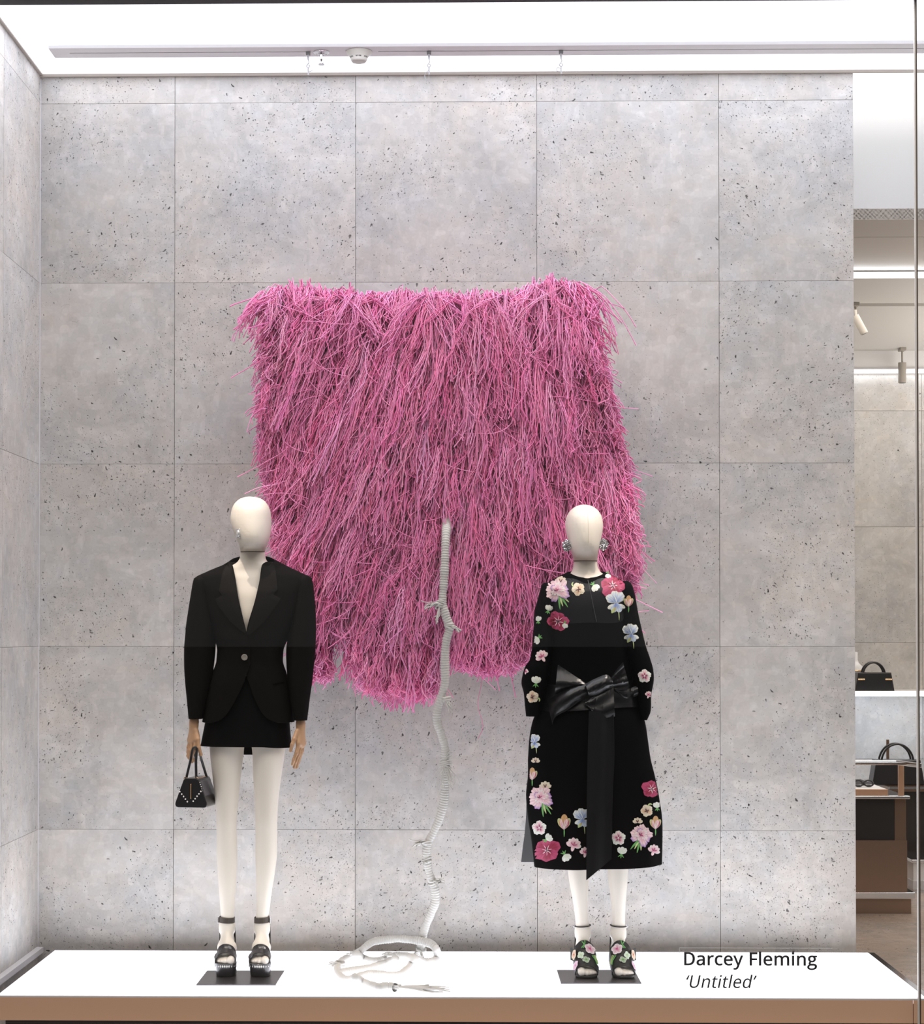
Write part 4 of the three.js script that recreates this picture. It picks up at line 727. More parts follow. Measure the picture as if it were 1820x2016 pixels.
  const jacket = sheet((u, v) => {
    const y = lerp(yTop, yLow, v), py = pyOf(y), a1 = angOf(e1(py)[0], py, y), a2 = angOf(e2(py)[0], py, y) + Math.PI * 2, a = lerp(a1, a2, u);
    const p = jk.point(a, y), lap = u < 0.3 ? 0.006 * sstep(0.3, 0.0, u) * sstep(1235, 1260, py) : 0; p.z += lap; p.y += (1 - sstep(1107, 1125, py)) * (Math.sin(a) < 0 ? 0.03 * -Math.sin(a) : 0);
    return p;
  }, 120, 90, 0.004, false, 1);
  const blazer = part('blazer', jacket, suitMat, man, 'black single-breasted blazer with wide padded shoulders');
  const surfJ = (x, y) => jk.frontZ(x, y) + 0.004;
  const lapelMat = phys({ color: lin(0.0085, 0.0074, 0.0066), roughness: 0.7, specularIntensity: 0.12 });
  part('lapel', patch(dense([[457, 1112], [470, 1180], [485, 1248], [476, 1243], [452, 1222], [428, 1190], [424, 1180], [437, 1172], [431, 1163], [438, 1128], [447, 1108]]), surfJ, 0.004, { rings: 8, dome: 0.003, center: [452, 1180] }), lapelMat, blazer);
  part('lapel', patch(dense([[516, 1112], [510, 1150], [502, 1185], [486, 1249], [492, 1250], [520, 1225], [549, 1186], [553, 1178], [538, 1170], [547, 1160], [543, 1124], [538, 1108], [527, 1115]]), surfJ, 0.004, { rings: 8, dome: 0.003, center: [523, 1175] }), lapelMat, blazer);
  for (const [s, a, b] of [['collar', [447, 1109], [437, 1116]], ['collar', [538, 1108], [550, 1116]]]) {
    const g = sheet((u, v) => { const k = u, py = lerp(a[1] + 2, 1098, Math.sin(k * Math.PI / 2) * 0.3), px = lerp(a[0], a[0] < 490 ? 470 : 520, k), z = lerp(JZ + 0.03, JZ - 0.075, k), p = plan(px, py, JZ); return V(p.x + (a[0] < 490 ? -0.012 : 0.012) * v * (1 - k * 0.3), p.y - v * 0.022 + 0.003, z); }, 14, 4, 0.004);
    part(s, g, lapelMat, blazer);
  }
  const sleeve = (rows) => form(rows, BODY_Z + 0.012, 2.1);
  const slL = sleeve([[1134, 391, 402, 0.03, 0.03, -0.01], [1137, 385, 408, 0.05, 0.052, -0.01], [1142, 382.5, 411, 0.06, 0.062, -0.008], [1160, 379, 413, 0.066, 0.068, -0.006], [1200, 372.5, 419, 0.068, 0.068], [1240, 367, 424, 0.067, 0.066, 0.004], [1275, 364, 423.5, 0.064, 0.062, 0.008], [1312, 364, 420, 0.06, 0.056, 0.014], [1350, 366.5, 413, 0.054, 0.05, 0.022], [1385, 370, 405, 0.047, 0.045, 0.03], [1415, 372.5, 398, 0.04, 0.04, 0.036]]);
  const slR = sleeve([[1133, 594, 605, 0.03, 0.03, -0.01], [1136, 588, 611.5, 0.05, 0.052, -0.01], [1141, 586, 614, 0.06, 0.062, -0.008], [1160, 584, 617, 0.066, 0.068, -0.006], [1200, 578, 620.5, 0.068, 0.068], [1240, 571, 621.5, 0.067, 0.066, 0.004], [1275, 565, 620.5, 0.064, 0.062, 0.008], [1330, 566.5, 615.5, 0.058, 0.055, 0.016], [1370, 572, 610, 0.05, 0.048, 0.026], [1418, 580, 604, 0.04, 0.04, 0.036]]);
  for (const s of [slL, slR]) { const sl = part('sleeve', shell(s, s.top, s.low, 50, 0.004, 40), suitMat, blazer); part('sleeve_lining', shell(s, s.low + 0.03, s.low + 0.002, 3, 0.002, 30, (p) => p), M.dark, blazer); }
  part('button', (() => { const p = onSurface(481.5, 1294, surfJ, 0.008); return lathe([[0, 0.0015], [0.006, 0.002], [0.0105, 0.0032], [0.0125, 0.002], [0.0125, 0], [0, 0]], 24).rotateX(Math.PI / 2).translate(p.x, p.y, p.z); })(), std({ color: lin(0.23, 0.215, 0.19), roughness: 0.3 }), blazer, 'grey horn button');
  const flapMat = phys({ color: lin(0.002, 0.002, 0.002), roughness: 0.9, specularIntensity: 0.02 });
  part('pocket_flap', patch(dense([[411, 1339], [428, 1341], [428, 1344], [411, 1342]], 4), surfJ, 0.002, { rings: 2 }), flapMat, blazer);
  part('pocket_flap', patch(dense([[538, 1346], [560, 1342], [560, 1345], [538, 1349]], 4), surfJ, 0.002, { rings: 2 }), flapMat, blazer);
  // ---- skirt
  const sk = form([[1330, 428, 556, 0.092, 0.08], [1370, 418, 566, 0.098, 0.095], [1410, 408, 568.5, 0.103, 0.105], [1440, 402, 571, 0.106, 0.11], [1468, 396.5, 573.5, 0.11, 0.114]], BODY_Z, 2.3);
  const skirt = part('skirt', shell(sk, sk.top, sk.low, 30, 0.004, 64, (p, a, v) => { p.z += 0.003 * Math.sin(a * 9) * v; p.y -= 0.006 * v * sstep(0.2, 0.9, Math.cos(a)); return p; }), phys({ color: lin(0.003, 0.003, 0.0032), roughness: 0.6, specularIntensity: 0.1 }), man, 'very short black skirt');
  part('vent_tail', box(plan(480, 1480, 0.62).x, plan(497.5, 1480, 0.62).x, plan(490, 1486, 0.62).y, plan(490, 1460, 0.62).y, 0.615, 0.622, 0.002), suitMat, skirt);
  // ---- jointed wooden hands
  const H = (x, y, z) => plan(x, y, z), hz = 0.75;
  const leftHand = hand(H(383, 1408, hz), H(379.5, 1459, hz + 0.012), 0.0185, 0.0125, [
    chain(0.0085, H(387, 1456, hz + 0.028), H(383, 1475, hz + 0.034), H(377, 1490, hz + 0.03), H(382, 1498, hz + 0.022)),
    chain(0.0088, H(381, 1460, hz + 0.014), H(376, 1478, hz + 0.018), H(372.5, 1491, hz + 0.014), H(378, 1500, hz + 0.006)),
    chain(0.0085, H(377.5, 1460, hz - 0.002), H(373, 1477, hz), H(370.5, 1488, hz - 0.004), H(376, 1497, hz - 0.01)),
    chain(0.0075, H(374.5, 1457, hz - 0.018), H(371, 1471, hz - 0.018), H(370, 1481, hz - 0.02), H(375, 1489, hz - 0.024))],
  chain(0.0095, H(386.5, 1440, hz + 0.02), H(390, 1456, hz + 0.034), H(391.5, 1472, hz + 0.04), H(396, 1486, hz + 0.036)));
  part('hand', leftHand, WOOD, man, 'jointed wooden hand gripping the bag handles');
  const rightHand = hand(H(592, 1412, hz), H(592, 1462, hz + 0.01), 0.0185, 0.0125, [
    chain(0.0085, H(588.5, 1463, hz + 0.026), H(584, 1482, hz + 0.036), H(578.5, 1496, hz + 0.038), H(576, 1505, hz + 0.034)),
    chain(0.0088, H(592, 1466, hz + 0.012), H(588, 1485, hz + 0.02), H(582, 1500, hz + 0.022), H(579.5, 1511, hz + 0.018)),
    chain(0.0085, H(595, 1466, hz - 0.004), H(592, 1483, hz + 0.002), H(587, 1498, hz + 0.004), H(584.5, 1511, hz)),
    chain(0.0075, H(597, 1463, hz - 0.02), H(595.5, 1478, hz - 0.016), H(591, 1491, hz - 0.014), H(588.5, 1502, hz - 0.016))],
  chain(0.0095, H(585, 1440, hz + 0.02), H(579.5, 1455, hz + 0.036), H(575.5, 1466, hz + 0.042), H(572.5, 1478, hz + 0.038)));
  part('hand', rightHand, WOOD, man, 'jointed wooden hand hanging relaxed');
  for (const [x, y] of [[386, 1422], [592, 1424]]) part('wrist_joint', new THREE.TorusGeometry(0.0186, 0.0014, 8, 28).rotateX(Math.PI / 2).translate(H(x === 386 ? 382.4 : 592, y, hz).x, H(x, y, hz).y, hz), std({ color: lin(0.2, 0.1, 0.05), roughness: 0.6 }), man);
  // ---- chunky platform sandals
  const shoe = phys({ color: lin(0.022, 0.02, 0.022), roughness: 0.28, clearcoat: 0.5, clearcoatRoughness: 0.2 });
  feet.forEach((f, i) => platformSandal(man, f, i ? 1 : -1, shoe));
}
// ------------------------------------------------------------------ figure 2: black coat embroidered with flowers, satin sash
const velvet = phys({ color: lin(0.0022, 0.0022, 0.0026), roughness: 0.7, specularIntensity: 0.06 });
const satin = phys({ color: lin(0.004, 0.004, 0.005), roughness: 0.3, specularIntensity: 0.8 });
const embroidery = std({ vertexColors: true, roughness: 0.62 });
const coatMan = (() => { const c = plan(1180, 1922, 0.8); return thing('mannequin', 'faceless cream mannequin in a long black flower-embroidered coat tied with a black satin bow', 'mannequin', [c.x, 0, 0.8]); })();
{
  const man = coatMan;
  basePlate(man, [1097, 1909.5], [1249, 1909.5], [1105, 1935], [1263, 1935]);
  const torso = form([[1104, 1130, 1176, 0.048, 0.05, -0.01], [1115, 1129, 1177.5, 0.049, 0.052, -0.012], [1125, 1126, 1182, 0.05, 0.055, -0.012], [1132, 1119, 1191, 0.052, 0.06, -0.012], [1140, 1106, 1204, 0.058, 0.065, -0.01], [1155, 1090, 1222, 0.062, 0.07, -0.006], [1200, 1095, 1216, 0.07, 0.07], [1280, 1102, 1210, 0.07, 0.065], [1380, 1085, 1230, 0.085, 0.09], [1440, 1080, 1240, 0.085, 0.095]], BODY_Z, 2);
  const legL = form([[1425, 1082, 1160, 0.08, 0.085], [1500, 1095, 1160, 0.075, 0.075], [1600, 1106, 1162, 0.06, 0.058], [1680, 1114, 1162, 0.05, 0.055], [1705, 1117, 1159.5, 0.047, 0.056, -0.006], [1740, 1122, 1159, 0.042, 0.054, -0.012], [1770, 1127.5, 1158, 0.037, 0.046, -0.018], [1800, 1132, 1158.5, 0.032, 0.038, -0.023], [1820, 1134, 1159.5, 0.031, 0.035, -0.025], [1842, 1134.5, 1162, 0.032, 0.036, -0.026]], BODY_Z, 2);
  const legR = form([[1425, 1160, 1240, 0.08, 0.085], [1500, 1172, 1240, 0.075, 0.075], [1600, 1184, 1242, 0.06, 0.058], [1680, 1192, 1240, 0.05, 0.055], [1705, 1195, 1237.5, 0.047, 0.056, -0.006], [1740, 1199, 1235.5, 0.042, 0.054, -0.012], [1770, 1203, 1233, 0.037, 0.046, -0.018], [1800, 1205, 1231.5, 0.032, 0.038, -0.023], [1820, 1205, 1231, 0.031, 0.035, -0.025], [1842, 1203, 1231.5, 0.032, 0.036, -0.026]], BODY_Z, 2);
  const body = (p) => smin(smin(legL.dist(p.x, p.y, p.z), legR.dist(p.x, p.y, p.z), 0.01), torso.dist(p.x, p.y, p.z), 0.03);
  const lo = plan(1072, 1852, BODY_Z), hi = plan(1252, 1104, BODY_Z);
  const feet = [footField(legL, 1148, 1156, 1847, 1912, 0.014), footField(legR, 1217.5, 1229, 1847, 1907, 0.014)];
  part('body', [skin(body, V(lo.x, lo.y, 0.55), V(hi.x, hi.y, 0.83), 0.0052), ...feet.map((f) => f.geo)], SKIN, man, 'cream coloured mannequin body');
  const head = form([[994.5, 1145, 1155, 0.006, 0.006, -0.006], [997, 1136, 1165, 0.038, 0.042, -0.004], [1002, 1128, 1173, 0.06, 0.065, -0.002], [1010, 1120.5, 1180.5, 0.08, 0.085, 0], [1022, 1115, 1185.5, 0.096, 0.096, 0.002], [1034, 1114, 1187, 0.102, 0.098, 0.006], [1046, 1115.5, 1186, 0.104, 0.092, 0.01], [1060, 1118.5, 1183.5, 0.103, 0.08, 0.015], [1074, 1122.5, 1180.5, 0.099, 0.07, 0.018], [1086, 1126, 1178, 0.088, 0.064, 0.016], [1096, 1129, 1176.5, 0.07, 0.06, 0.006], [1102.5, 1130, 1176, 0.056, 0.055, -0.005], [1103.6, 1130, 1176, 0.053, 0.052, -0.007]], BODY_Z, 2.05);
  part('head', shell(head, head.top, head.low, 60, 0.003, 60), SKIN, man, 'smooth egg-shaped head without a face');
  part('neck_seam', shell(form([[1102.8, 1130.6, 1175.4, 0.049, 0.052, -0.009], [1105, 1130.6, 1175.4, 0.049, 0.052, -0.009]], BODY_Z, 2.05), YP(1153, 1102.8), YP(1153, 1105), 2, 0.004), std({ color: lin(0.16, 0.1, 0.06), roughness: 0.8 }), man);
  { const pts = []; for (let k = 0; k <= 20; k++) { const py = lerp(999, 1072, k / 20), y = YP(1158, py), x = plan(1158, py, 0.8).x; pts.push(V(x, y, head.frontZ(x, y) + 0.0015)); } part('head_seam', tube(pts, 0.0006, 40, 5), std({ color: lin(0.45, 0.4, 0.33), roughness: 0.8 }), man); }
  // crystal drop earrings: a cluster of small cut stones
  const rnd = rng(9), cut = phys({ color: lin(0.75, 0.75, 0.77), roughness: 0.06, metalness: 0.8, flatShading: true }), setDark = std({ color: lin(0.08, 0.08, 0.085), roughness: 0.4, metalness: 0.6 });
  for (const [ex, ey, s] of [[1116.5, 1074, -1], [1188.5, 1072, 1]]) {
    const c = plan(ex, ey, 0.745), er = part('earring', ball(V(c.x, c.y, c.z), 0.021, 0.88, 1.12, 0.42, 20), setDark, man, 'round crystal cluster earring');
    const g = []; for (let k = 0; k < 44; k++) { const a = k * 2.399, r = 0.0205 * Math.sqrt((k + 0.5) / 44); g.push(new THREE.OctahedronGeometry(0.0034 + rnd() * 0.0012, 0).rotateX(rnd() * 3).rotateY(rnd() * 3).translate(c.x + Math.cos(a) * r * 0.92, c.y + Math.sin(a) * r * 1.15 - 0.001, c.z + 0.0085 * Math.sqrt(Math.max(0.05, 1 - (r / 0.022) ** 2)))); }
    part('crystals', merge(g), cut, er);
  }
  // ---- coat
  const bodyF = form([[1127, 1119, 1192, 0.056, 0.064, -0.012], [1131, 1110, 1200, 0.06, 0.07, -0.012], [1140, 1092, 1219, 0.07, 0.078, -0.01], [1150, 1078, 1233, 0.082, 0.085, -0.006], [1165, 1072, 1241, 0.096, 0.09], [1200, 1078, 1238, 0.108, 0.092], [1260, 1082, 1240, 0.11, 0.09], [1310, 1078, 1246, 0.106, 0.09], [1345, 1074, 1250, 0.105, 0.09], [1385, 1066, 1254, 0.115, 0.1], [1420, 1050, 1269, 0.128, 0.115], [1450, 1044, 1274, 0.136, 0.125], [1490, 1041, 1279.5, 0.144, 0.135], [1530, 1040.5, 1289, 0.15, 0.145], [1565, 1037, 1296, 0.155, 0.15], [1605, 1040, 1302, 0.16, 0.155], [1650, 1047, 1303, 0.165, 0.16], [1702, 1053, 1302, 0.17, 0.165]], BODY_Z, 2.35);
  const folds = (a, v) => (0.006 * Math.sin(a * 6 + v * 2) + 0.004 * Math.sin(a * 11)) * sstep(0.45, 1, v);
  const coatZ = (x, y) => { const s = bodyF.at(clamp(y, bodyF.low, bodyF.top)), u = clamp((x - s.cx) / s.rx, -0.995, 0.995), a = Math.acos(Math.sign(u) * Math.abs(u) ** (bodyF.n / 2)); return bodyF.frontZ(x, y) + folds(a, (bodyF.top - y) / (bodyF.top - bodyF.low)); };
  const coat = part('coat', shell(bodyF, bodyF.top, bodyF.low, 80, 0.004, 84, (p, a, v) => {
    const s = Math.sin(a), k = 1 - sstep(0, 0.05, v); p.y += k * (s > 0 ? -0.024 * s * s : 0.006 * -s);
    p.z += folds(a, v); p.y += 0.006 * sstep(0.97, 1, v) * Math.cos(a); return p;
  }), velvet, man, 'long black velvet coat with embroidered flowers');
  const slL = form([[1148, 1072, 1084, 0.03, 0.03], [1151, 1068, 1090, 0.044, 0.046], [1160, 1065.5, 1096, 0.058, 0.06], [1180, 1060, 1098, 0.064, 0.064], [1205, 1053.5, 1096, 0.065, 0.064], [1235, 1052, 1092, 0.064, 0.062, 0.004], [1280, 1048, 1088, 0.063, 0.06, 0.01], [1300, 1044, 1086, 0.064, 0.06, 0.013], [1312, 1035.5, 1084, 0.066, 0.06, 0.016], [1330, 1030, 1080, 0.066, 0.058, 0.018], [1346, 1028, 1076, 0.064, 0.056, 0.02], [1364, 1032.5, 1071, 0.058, 0.05, 0.024], [1385, 1034.5, 1067, 0.05, 0.045, 0.03], [1410, 1037, 1063, 0.044, 0.04, 0.034]], BODY_Z + 0.012, 2.1);
  const slR = form([[1145, 1224, 1237, 0.03, 0.03], [1149, 1219, 1242, 0.044, 0.046], [1158, 1214, 1246, 0.058, 0.06], [1178, 1213, 1251, 0.064, 0.064], [1205, 1216, 1255.5, 0.065, 0.064], [1235, 1221, 1262, 0.064, 0.062, 0.004], [1270, 1228, 1270.5, 0.063, 0.06, 0.008], [1300, 1235, 1280.5, 0.064, 0.06, 0.013], [1316, 1240, 1285, 0.064, 0.058, 0.015], [1340, 1246, 1286.5, 0.06, 0.055, 0.02], [1370, 1253, 1281.5, 0.05, 0.046, 0.026], [1400, 1258, 1280.5, 0.044, 0.04, 0.032], [1417, 1262, 1273.5, 0.036, 0.034, 0.034]], BODY_Z + 0.012, 2.1);
  for (const s of [slL, slR]) {
    part('sleeve', shell(s, s.top, s.low, 60, 0.004, 40, (p, a, v) => { p.z += 0.0015 * Math.sin(v * 30 + a) * sstep(0.5, 0.9, v); return p; }), velvet, coat);
    part('sleeve_lining', sheet((u, v) => { const q = s.point(u * Math.PI * 2, s.low + 0.006), c = s.at(s.low); return V(lerp(q.x, c.cx, v), q.y + 0.02 * v, lerp(q.z, c.cz, v)); }, 30, 4, 0.002, true), satin, coat);
  }
  const surf = (x, y) => Math.max(bodyF.covers(x, y) ? coatZ(x, y) : -1, slL.covers(x, y) ? slL.frontZ(x, y) : -1, slR.covers(x, y) ? slR.frontZ(x, y) : -1, BODY_Z - 0.02);
  surf.hem = (x, y) => { const all = [bodyF, slL, slR].filter((f) => y <= f.top && y >= f.low); if (!all.length || all.some((f) => f.covers(x, y))) return x; let b = x, d = 1; for (const f of all) { const s = f.at(y), q = x < s.cx ? s.cx - s.rx * 0.985 : s.cx + s.rx * 0.985; if (Math.abs(q - x) < d) { d = Math.abs(q - x); b = q; } } return b; };
  part('back_lining', sheet((u, v) => { const py = lerp(1560, 1697, v), L = table([[1560, 1038], [1600, 1037], [1640, 1034], [1670, 1030], [1697, 1027]])(py)[0]; return plan(lerp(L, 1075, u), py, BODY_Z + 0.03 - 0.07 * (1 - u) - 0.03 * v); }, 10, 16, 0.004), phys({ color: lin(0.05, 0.05, 0.054), roughness: 0.4 }), coat, 'grey satin lining of the flared back hem');
  part('yoke_reflection', patch(smooth([[1080, 1160], [1100, 1142], [1130, 1139], [1156, 1149], [1185, 1138], [1215, 1146], [1231, 1166], [1228, 1200], [1226, 1222], [1160, 1226], [1086, 1222], [1078, 1195]], 4), (x, y) => bodyF.frontZ(x, y), 0.0042, { rings: 8 }), phys({ color: lin(0.009, 0.009, 0.0115), roughness: 0.38, specularIntensity: 0.4 }), coat, 'lighter patch across the shoulders with the window glass reflection painted in');  // chest patch made lighter to paint in the glass reflection
  { const P = []; for (let k = 0; k <= 12; k++) P.push(onSurface(lerp(1158, 1175, k / 12), lerp(1142, 1224, k / 12), surf, 0.005)); part('front_slit', tube(P, 0.0012, 30, 6), std({ color: lin(0.05, 0.05, 0.056), roughness: 0.4 }), coat); }
  // ---- embroidered flowers: layered petals that follow the cloth
  const K = { cream: [0.72, 0.64, 0.5], white: [0.74, 0.76, 0.7], blush: [0.82, 0.6, 0.63], pink: [0.75, 0.38, 0.48], magenta: [0.36, 0.035, 0.13], crimson: [0.3, 0.012, 0.055], rose: [0.44, 0.05, 0.14], violet: [0.36, 0.2, 0.5], beige: [0.72, 0.52, 0.36], tan: [0.42, 0.22, 0.12], blue: [0.2, 0.29, 0.58], sky: [0.55, 0.63, 0.76], green: [0.13, 0.36, 0.1], lime: [0.5, 0.6, 0.28], dark: [0.06, 0.01, 0.03], gold: [0.6, 0.36, 0.16], mint: [0.62, 0.72, 0.55] };
  const mix = (a, b, t) => [0, 1, 2].map((i) => lerp(K[a][i], K[b][i], t));
  let lift = 0;
  const petal = (cx, cy, ang, len, wid, inner, outer, { ruffle = 0, edge, tip = 0.62, seed = 1 } = {}) => {
    const n = 26, ca = Math.cos(ang), sa = Math.sin(ang), out = [];
    for (let i = 0; i < n; i++) { const t = i / n * Math.PI * 2, r = 1 + ruffle * Math.sin(t * 7 + seed * 2.1) * (Math.cos(t) > -0.3 ? 1 : 0), u = (0.5 + 0.5 * Math.cos(t) * r) * len, w = Math.sin(t) * wid * 0.5 * r * (Math.cos(t) > 0 ? 1 : lerp(0.55, 1, 1 + Math.cos(t))); out.push([cx + ca * u - sa * w, cy + sa * u + ca * w]); }
    lift += 0.00045; const base = [cx + ca * len * 0.12, cy + sa * len * 0.12];
    return patch(out, surf, 0.0045 + lift, { rings: 3, dome: 0.0015, center: base, color: (s, a) => { const st = 0.9 + 0.16 * Math.sin(a * 60 + seed); const c = mix(inner, outer, sstep(0.15, tip, s)); return (edge && s > 0.9 ? K[edge] : c).map((v) => v * st); } });
  };
  const vein = (pts, w, color) => { lift += 0.0002; const L = []; for (let i = 0; i < pts.length; i++) { const a = pts[Math.max(0, i - 1)], b = pts[Math.min(pts.length - 1, i + 1)], d = Math.hypot(b[0] - a[0], b[1] - a[1]) || 1, k = w * Math.sin(Math.PI * (0.12 + 0.8 * i / (pts.length - 1))); L.push([pts[i], [-(b[1] - a[1]) / d * k, (b[0] - a[0]) / d * k]]); }
    return patch([...L.map(([p, q]) => [p[0] + q[0], p[1] + q[1]]), ...L.slice().reverse().map(([p, q]) => [p[0] - q[0], p[1] - q[1]])], surf, 0.006 + lift, { rings: 1, color: () => K[color] }); };
  const arc = (x, y, a, len, bend, n = 6) => { const r = [[x, y]]; for (let i = 0; i < n; i++) { x += Math.cos(a) * len / n; y += Math.sin(a) * len / n; a += bend / n; r.push([x, y]); } return r; };
  const leafSpray = (x, y, a, len) => [-0.5, -0.12, 0.25, 0.55].map((d, i) => vein(arc(x, y, a + d, len * (0.85 + 0.2 * (i % 2)), -d * 0.5), 1.9, i % 2 ? 'green' : 'lime'));
  const F = {
    peony: (x, y, r, a) => [...leafSpray(x + Math.cos(a) * r * 0.35, y + Math.sin(a) * r * 0.35, a, r * 1.25), ...[0, 1, 2, 3, 4, 5, 6, 7].map((k) => petal(x, y, a + 0.9 + k * 0.68, r * (1.02 + 0.12 * Math.sin(k * 3)), r * 0.75, 'pink', 'blush', { ruffle: 0.1, seed: k, edge: k > 5 || k < 1 ? 'violet' : 'blush' })), ...[0, 1, 2, 3, 4].map((k) => petal(x, y - r * 0.1, k * 1.26 + a, r * 0.62, r * 0.5, 'pink', 'blush', { ruffle: 0.12, seed: k + 3, edge: k === 2 ? 'violet' : 'white' })), ...[0, 1, 2].map((k) => vein(arc(x - r * 0.08, y, a + 2.2 + k, r * 0.28, 0.8), 0.9, k ? 'magenta' : 'dark'))],
    poppy: (x, y, r, a) => [...[0, 1, 2, 3, 4, 5].map((k) => petal(x, y, a + k * 1.05, r * (1.0 + 0.14 * Math.sin(k * 2 + a)), r * 0.95, 'crimson', k % 2 ? 'rose' : 'crimson', { ruffle: 0.05, seed: k, edge: 'rose' })), ...[0, 1, 2, 3, 4, 5, 6].map((k) => vein(arc(x + Math.cos(k) * r * 0.1, y + Math.sin(k) * r * 0.1, a + k * 0.92, r * 0.5, 0.7), 0.8, k % 2 ? 'blush' : 'pink')), ...[0, 1, 2].map((k) => vein(arc(x, y, a + 0.5 + k * 2, r * 0.25, 1), 0.9, 'dark'))],
    pansy: (x, y, r, a) => [...vein0(arc(x + Math.cos(a) * r * 0.8, y + Math.sin(a) * r * 0.8, a, r * 0.9, 2.4)), ...[0, 1, 2, 3, 4].map((k) => petal(x, y, a + 0.63 + k * 1.257, r * 1.02, r * 1.0, 'tan', k % 2 ? 'beige' : 'cream', { ruffle: 0.05, tip: 0.45, seed: k, edge: 'cream' })), ...[0, 1, 2, 3].map((k) => vein(arc(x, y, a + 1.1 + k * 1.4, r * 0.42, 0.2), 0.7, 'dark'))],
    primrose: (x, y, r, a) => [...[0, 1, 2, 3, 4].map((k) => petal(x, y, a + k * 1.257, r * 1.04, r * 1.0, 'magenta', k % 2 ? 'white' : 'blush', { ruffle: 0.07, tip: 0.5, seed: k, edge: 'white' })), ...[0, 1, 2, 3, 4].map((k) => vein(arc(x, y, a + k * 1.257, r * 0.5, 0.1), 1.0, 'magenta')), petal(x - r * 0.16, y, 0, r * 0.32, r * 0.32, 'white', 'white')],
    carnation: (x, y, r, a) => [...[-1.3, -0.75, -0.25, 0.25, 0.75, 1.3].map((d, k) => petal(x - Math.cos(a) * r * 0.2, y - Math.sin(a) * r * 0.2, a + d, r * (1.05 - 0.1 * Math.abs(d)), r * 0.56, 'pink', 'blush', { seed: k, edge: k % 2 ? 'white' : 'blush' })), petal(x, y, a + Math.PI, r * 0.8, r * 0.42, 'pink', 'blush'), ...[0, 1, 2].map((k) => vein(arc(x - Math.cos(a) * r * 0.1, y - Math.sin(a) * r * 0.1, a + k - 1, r * 0.5, 0.3), 0.8, 'magenta'))],
    bud: (x, y, r, a) => [...[-0.5, 0, 0.5].map((d) => vein(arc(x + Math.cos(a) * r * 0.5, y + Math.sin(a) * r * 0.5, a + d, r * 0.9, d), 1.1, 'green')), ...[-0.75, 0.75, 0].map((d, k) => petal(x + Math.cos(a) * r * 0.55, y + Math.sin(a) * r * 0.55, a + Math.PI + d * 0.75, r * 1.45, r * 1.0, 'mint', 'white', { seed: k, ruffle: 0.04 }))],
    fan: (x, y, r, a) => [...[-1.25, -0.65, 0, 0.65, 1.25].map((d, k) => petal(x - Math.cos(a) * r * 0.4, y - Math.sin(a) * r * 0.4, a + d, r * 1.15, r * 0.7, 'beige', 'cream', { ruffle: 0.08, seed: k })), ...[-0.5, 0.3].map((d) => vein(arc(x - Math.cos(a) * r * 0.4, y - Math.sin(a) * r * 0.4, a + d, r * 0.7, 0), 0.8, 'dark'))],
    iris: (x, y, r, a) => [vein(arc(x + r * 0.1, y + r * 0.3, 1.35, r * 1.25, 0.25), 0.9, 'lime'), ...[2.75, 0.35].map((d, k) => petal(x, y + r * 0.2, d, r * 0.8, r * 0.42, 'sky', 'white', { seed: k })), ...[1.95, 1.15].map((d, k) => petal(x, y + r * 0.05, d, r * 0.85, r * 0.62, 'blue', 'sky', { seed: k, edge: 'sky' })), petal(x, y + r * 0.35, 2.2, r * 0.7, r * 0.3, 'gold', 'lime'), ...[-2.35, -1.0, -1.7].map((d, k) => petal(x - r * 0.05, y + r * 0.05, d, r * 1.05, r * 0.85, 'blue', 'sky', { ruffle: 0.06, seed: k, edge: 'white' })), vein(arc(x, y, -1.6, r * 0.7, -0.9), 0.9, 'white'), vein(arc(x, y, 1.7, r * 0.5, 0.3), 0.9, 'blue')],
    tulip: (x, y, r, a) => [vein(arc(x, y + r * 0.7, 1.5, r * 1.1, 0.15), 1.2, 'green'), ...[-2.05, -1.1].map((d, k) => petal(x, y + r * 0.85, d, r * 1.5, r * 0.7, 'magenta', k ? 'rose' : 'gold', { seed: k, edge: 'lime' })), petal(x, y + r * 0.9, -1.55, r * 1.9, r * 0.95, 'magenta', 'gold', { seed: 3, edge: 'gold' }), ...[-1.85, -1.3].map((d, k) => petal(x, y + r * 0.9, d, r * 1.35, r * 0.5, 'violet', 'pink', { seed: k, edge: 'blush' })), ...[-1.9, -1.55, -1.2].map((d) => vein(arc(x, y + r * 0.8, d, r * 1.2, 0.1), 0.8, 'cream'))],
  };
  function vein0(p) { return [vein(p, 1.2, 'lime')]; }
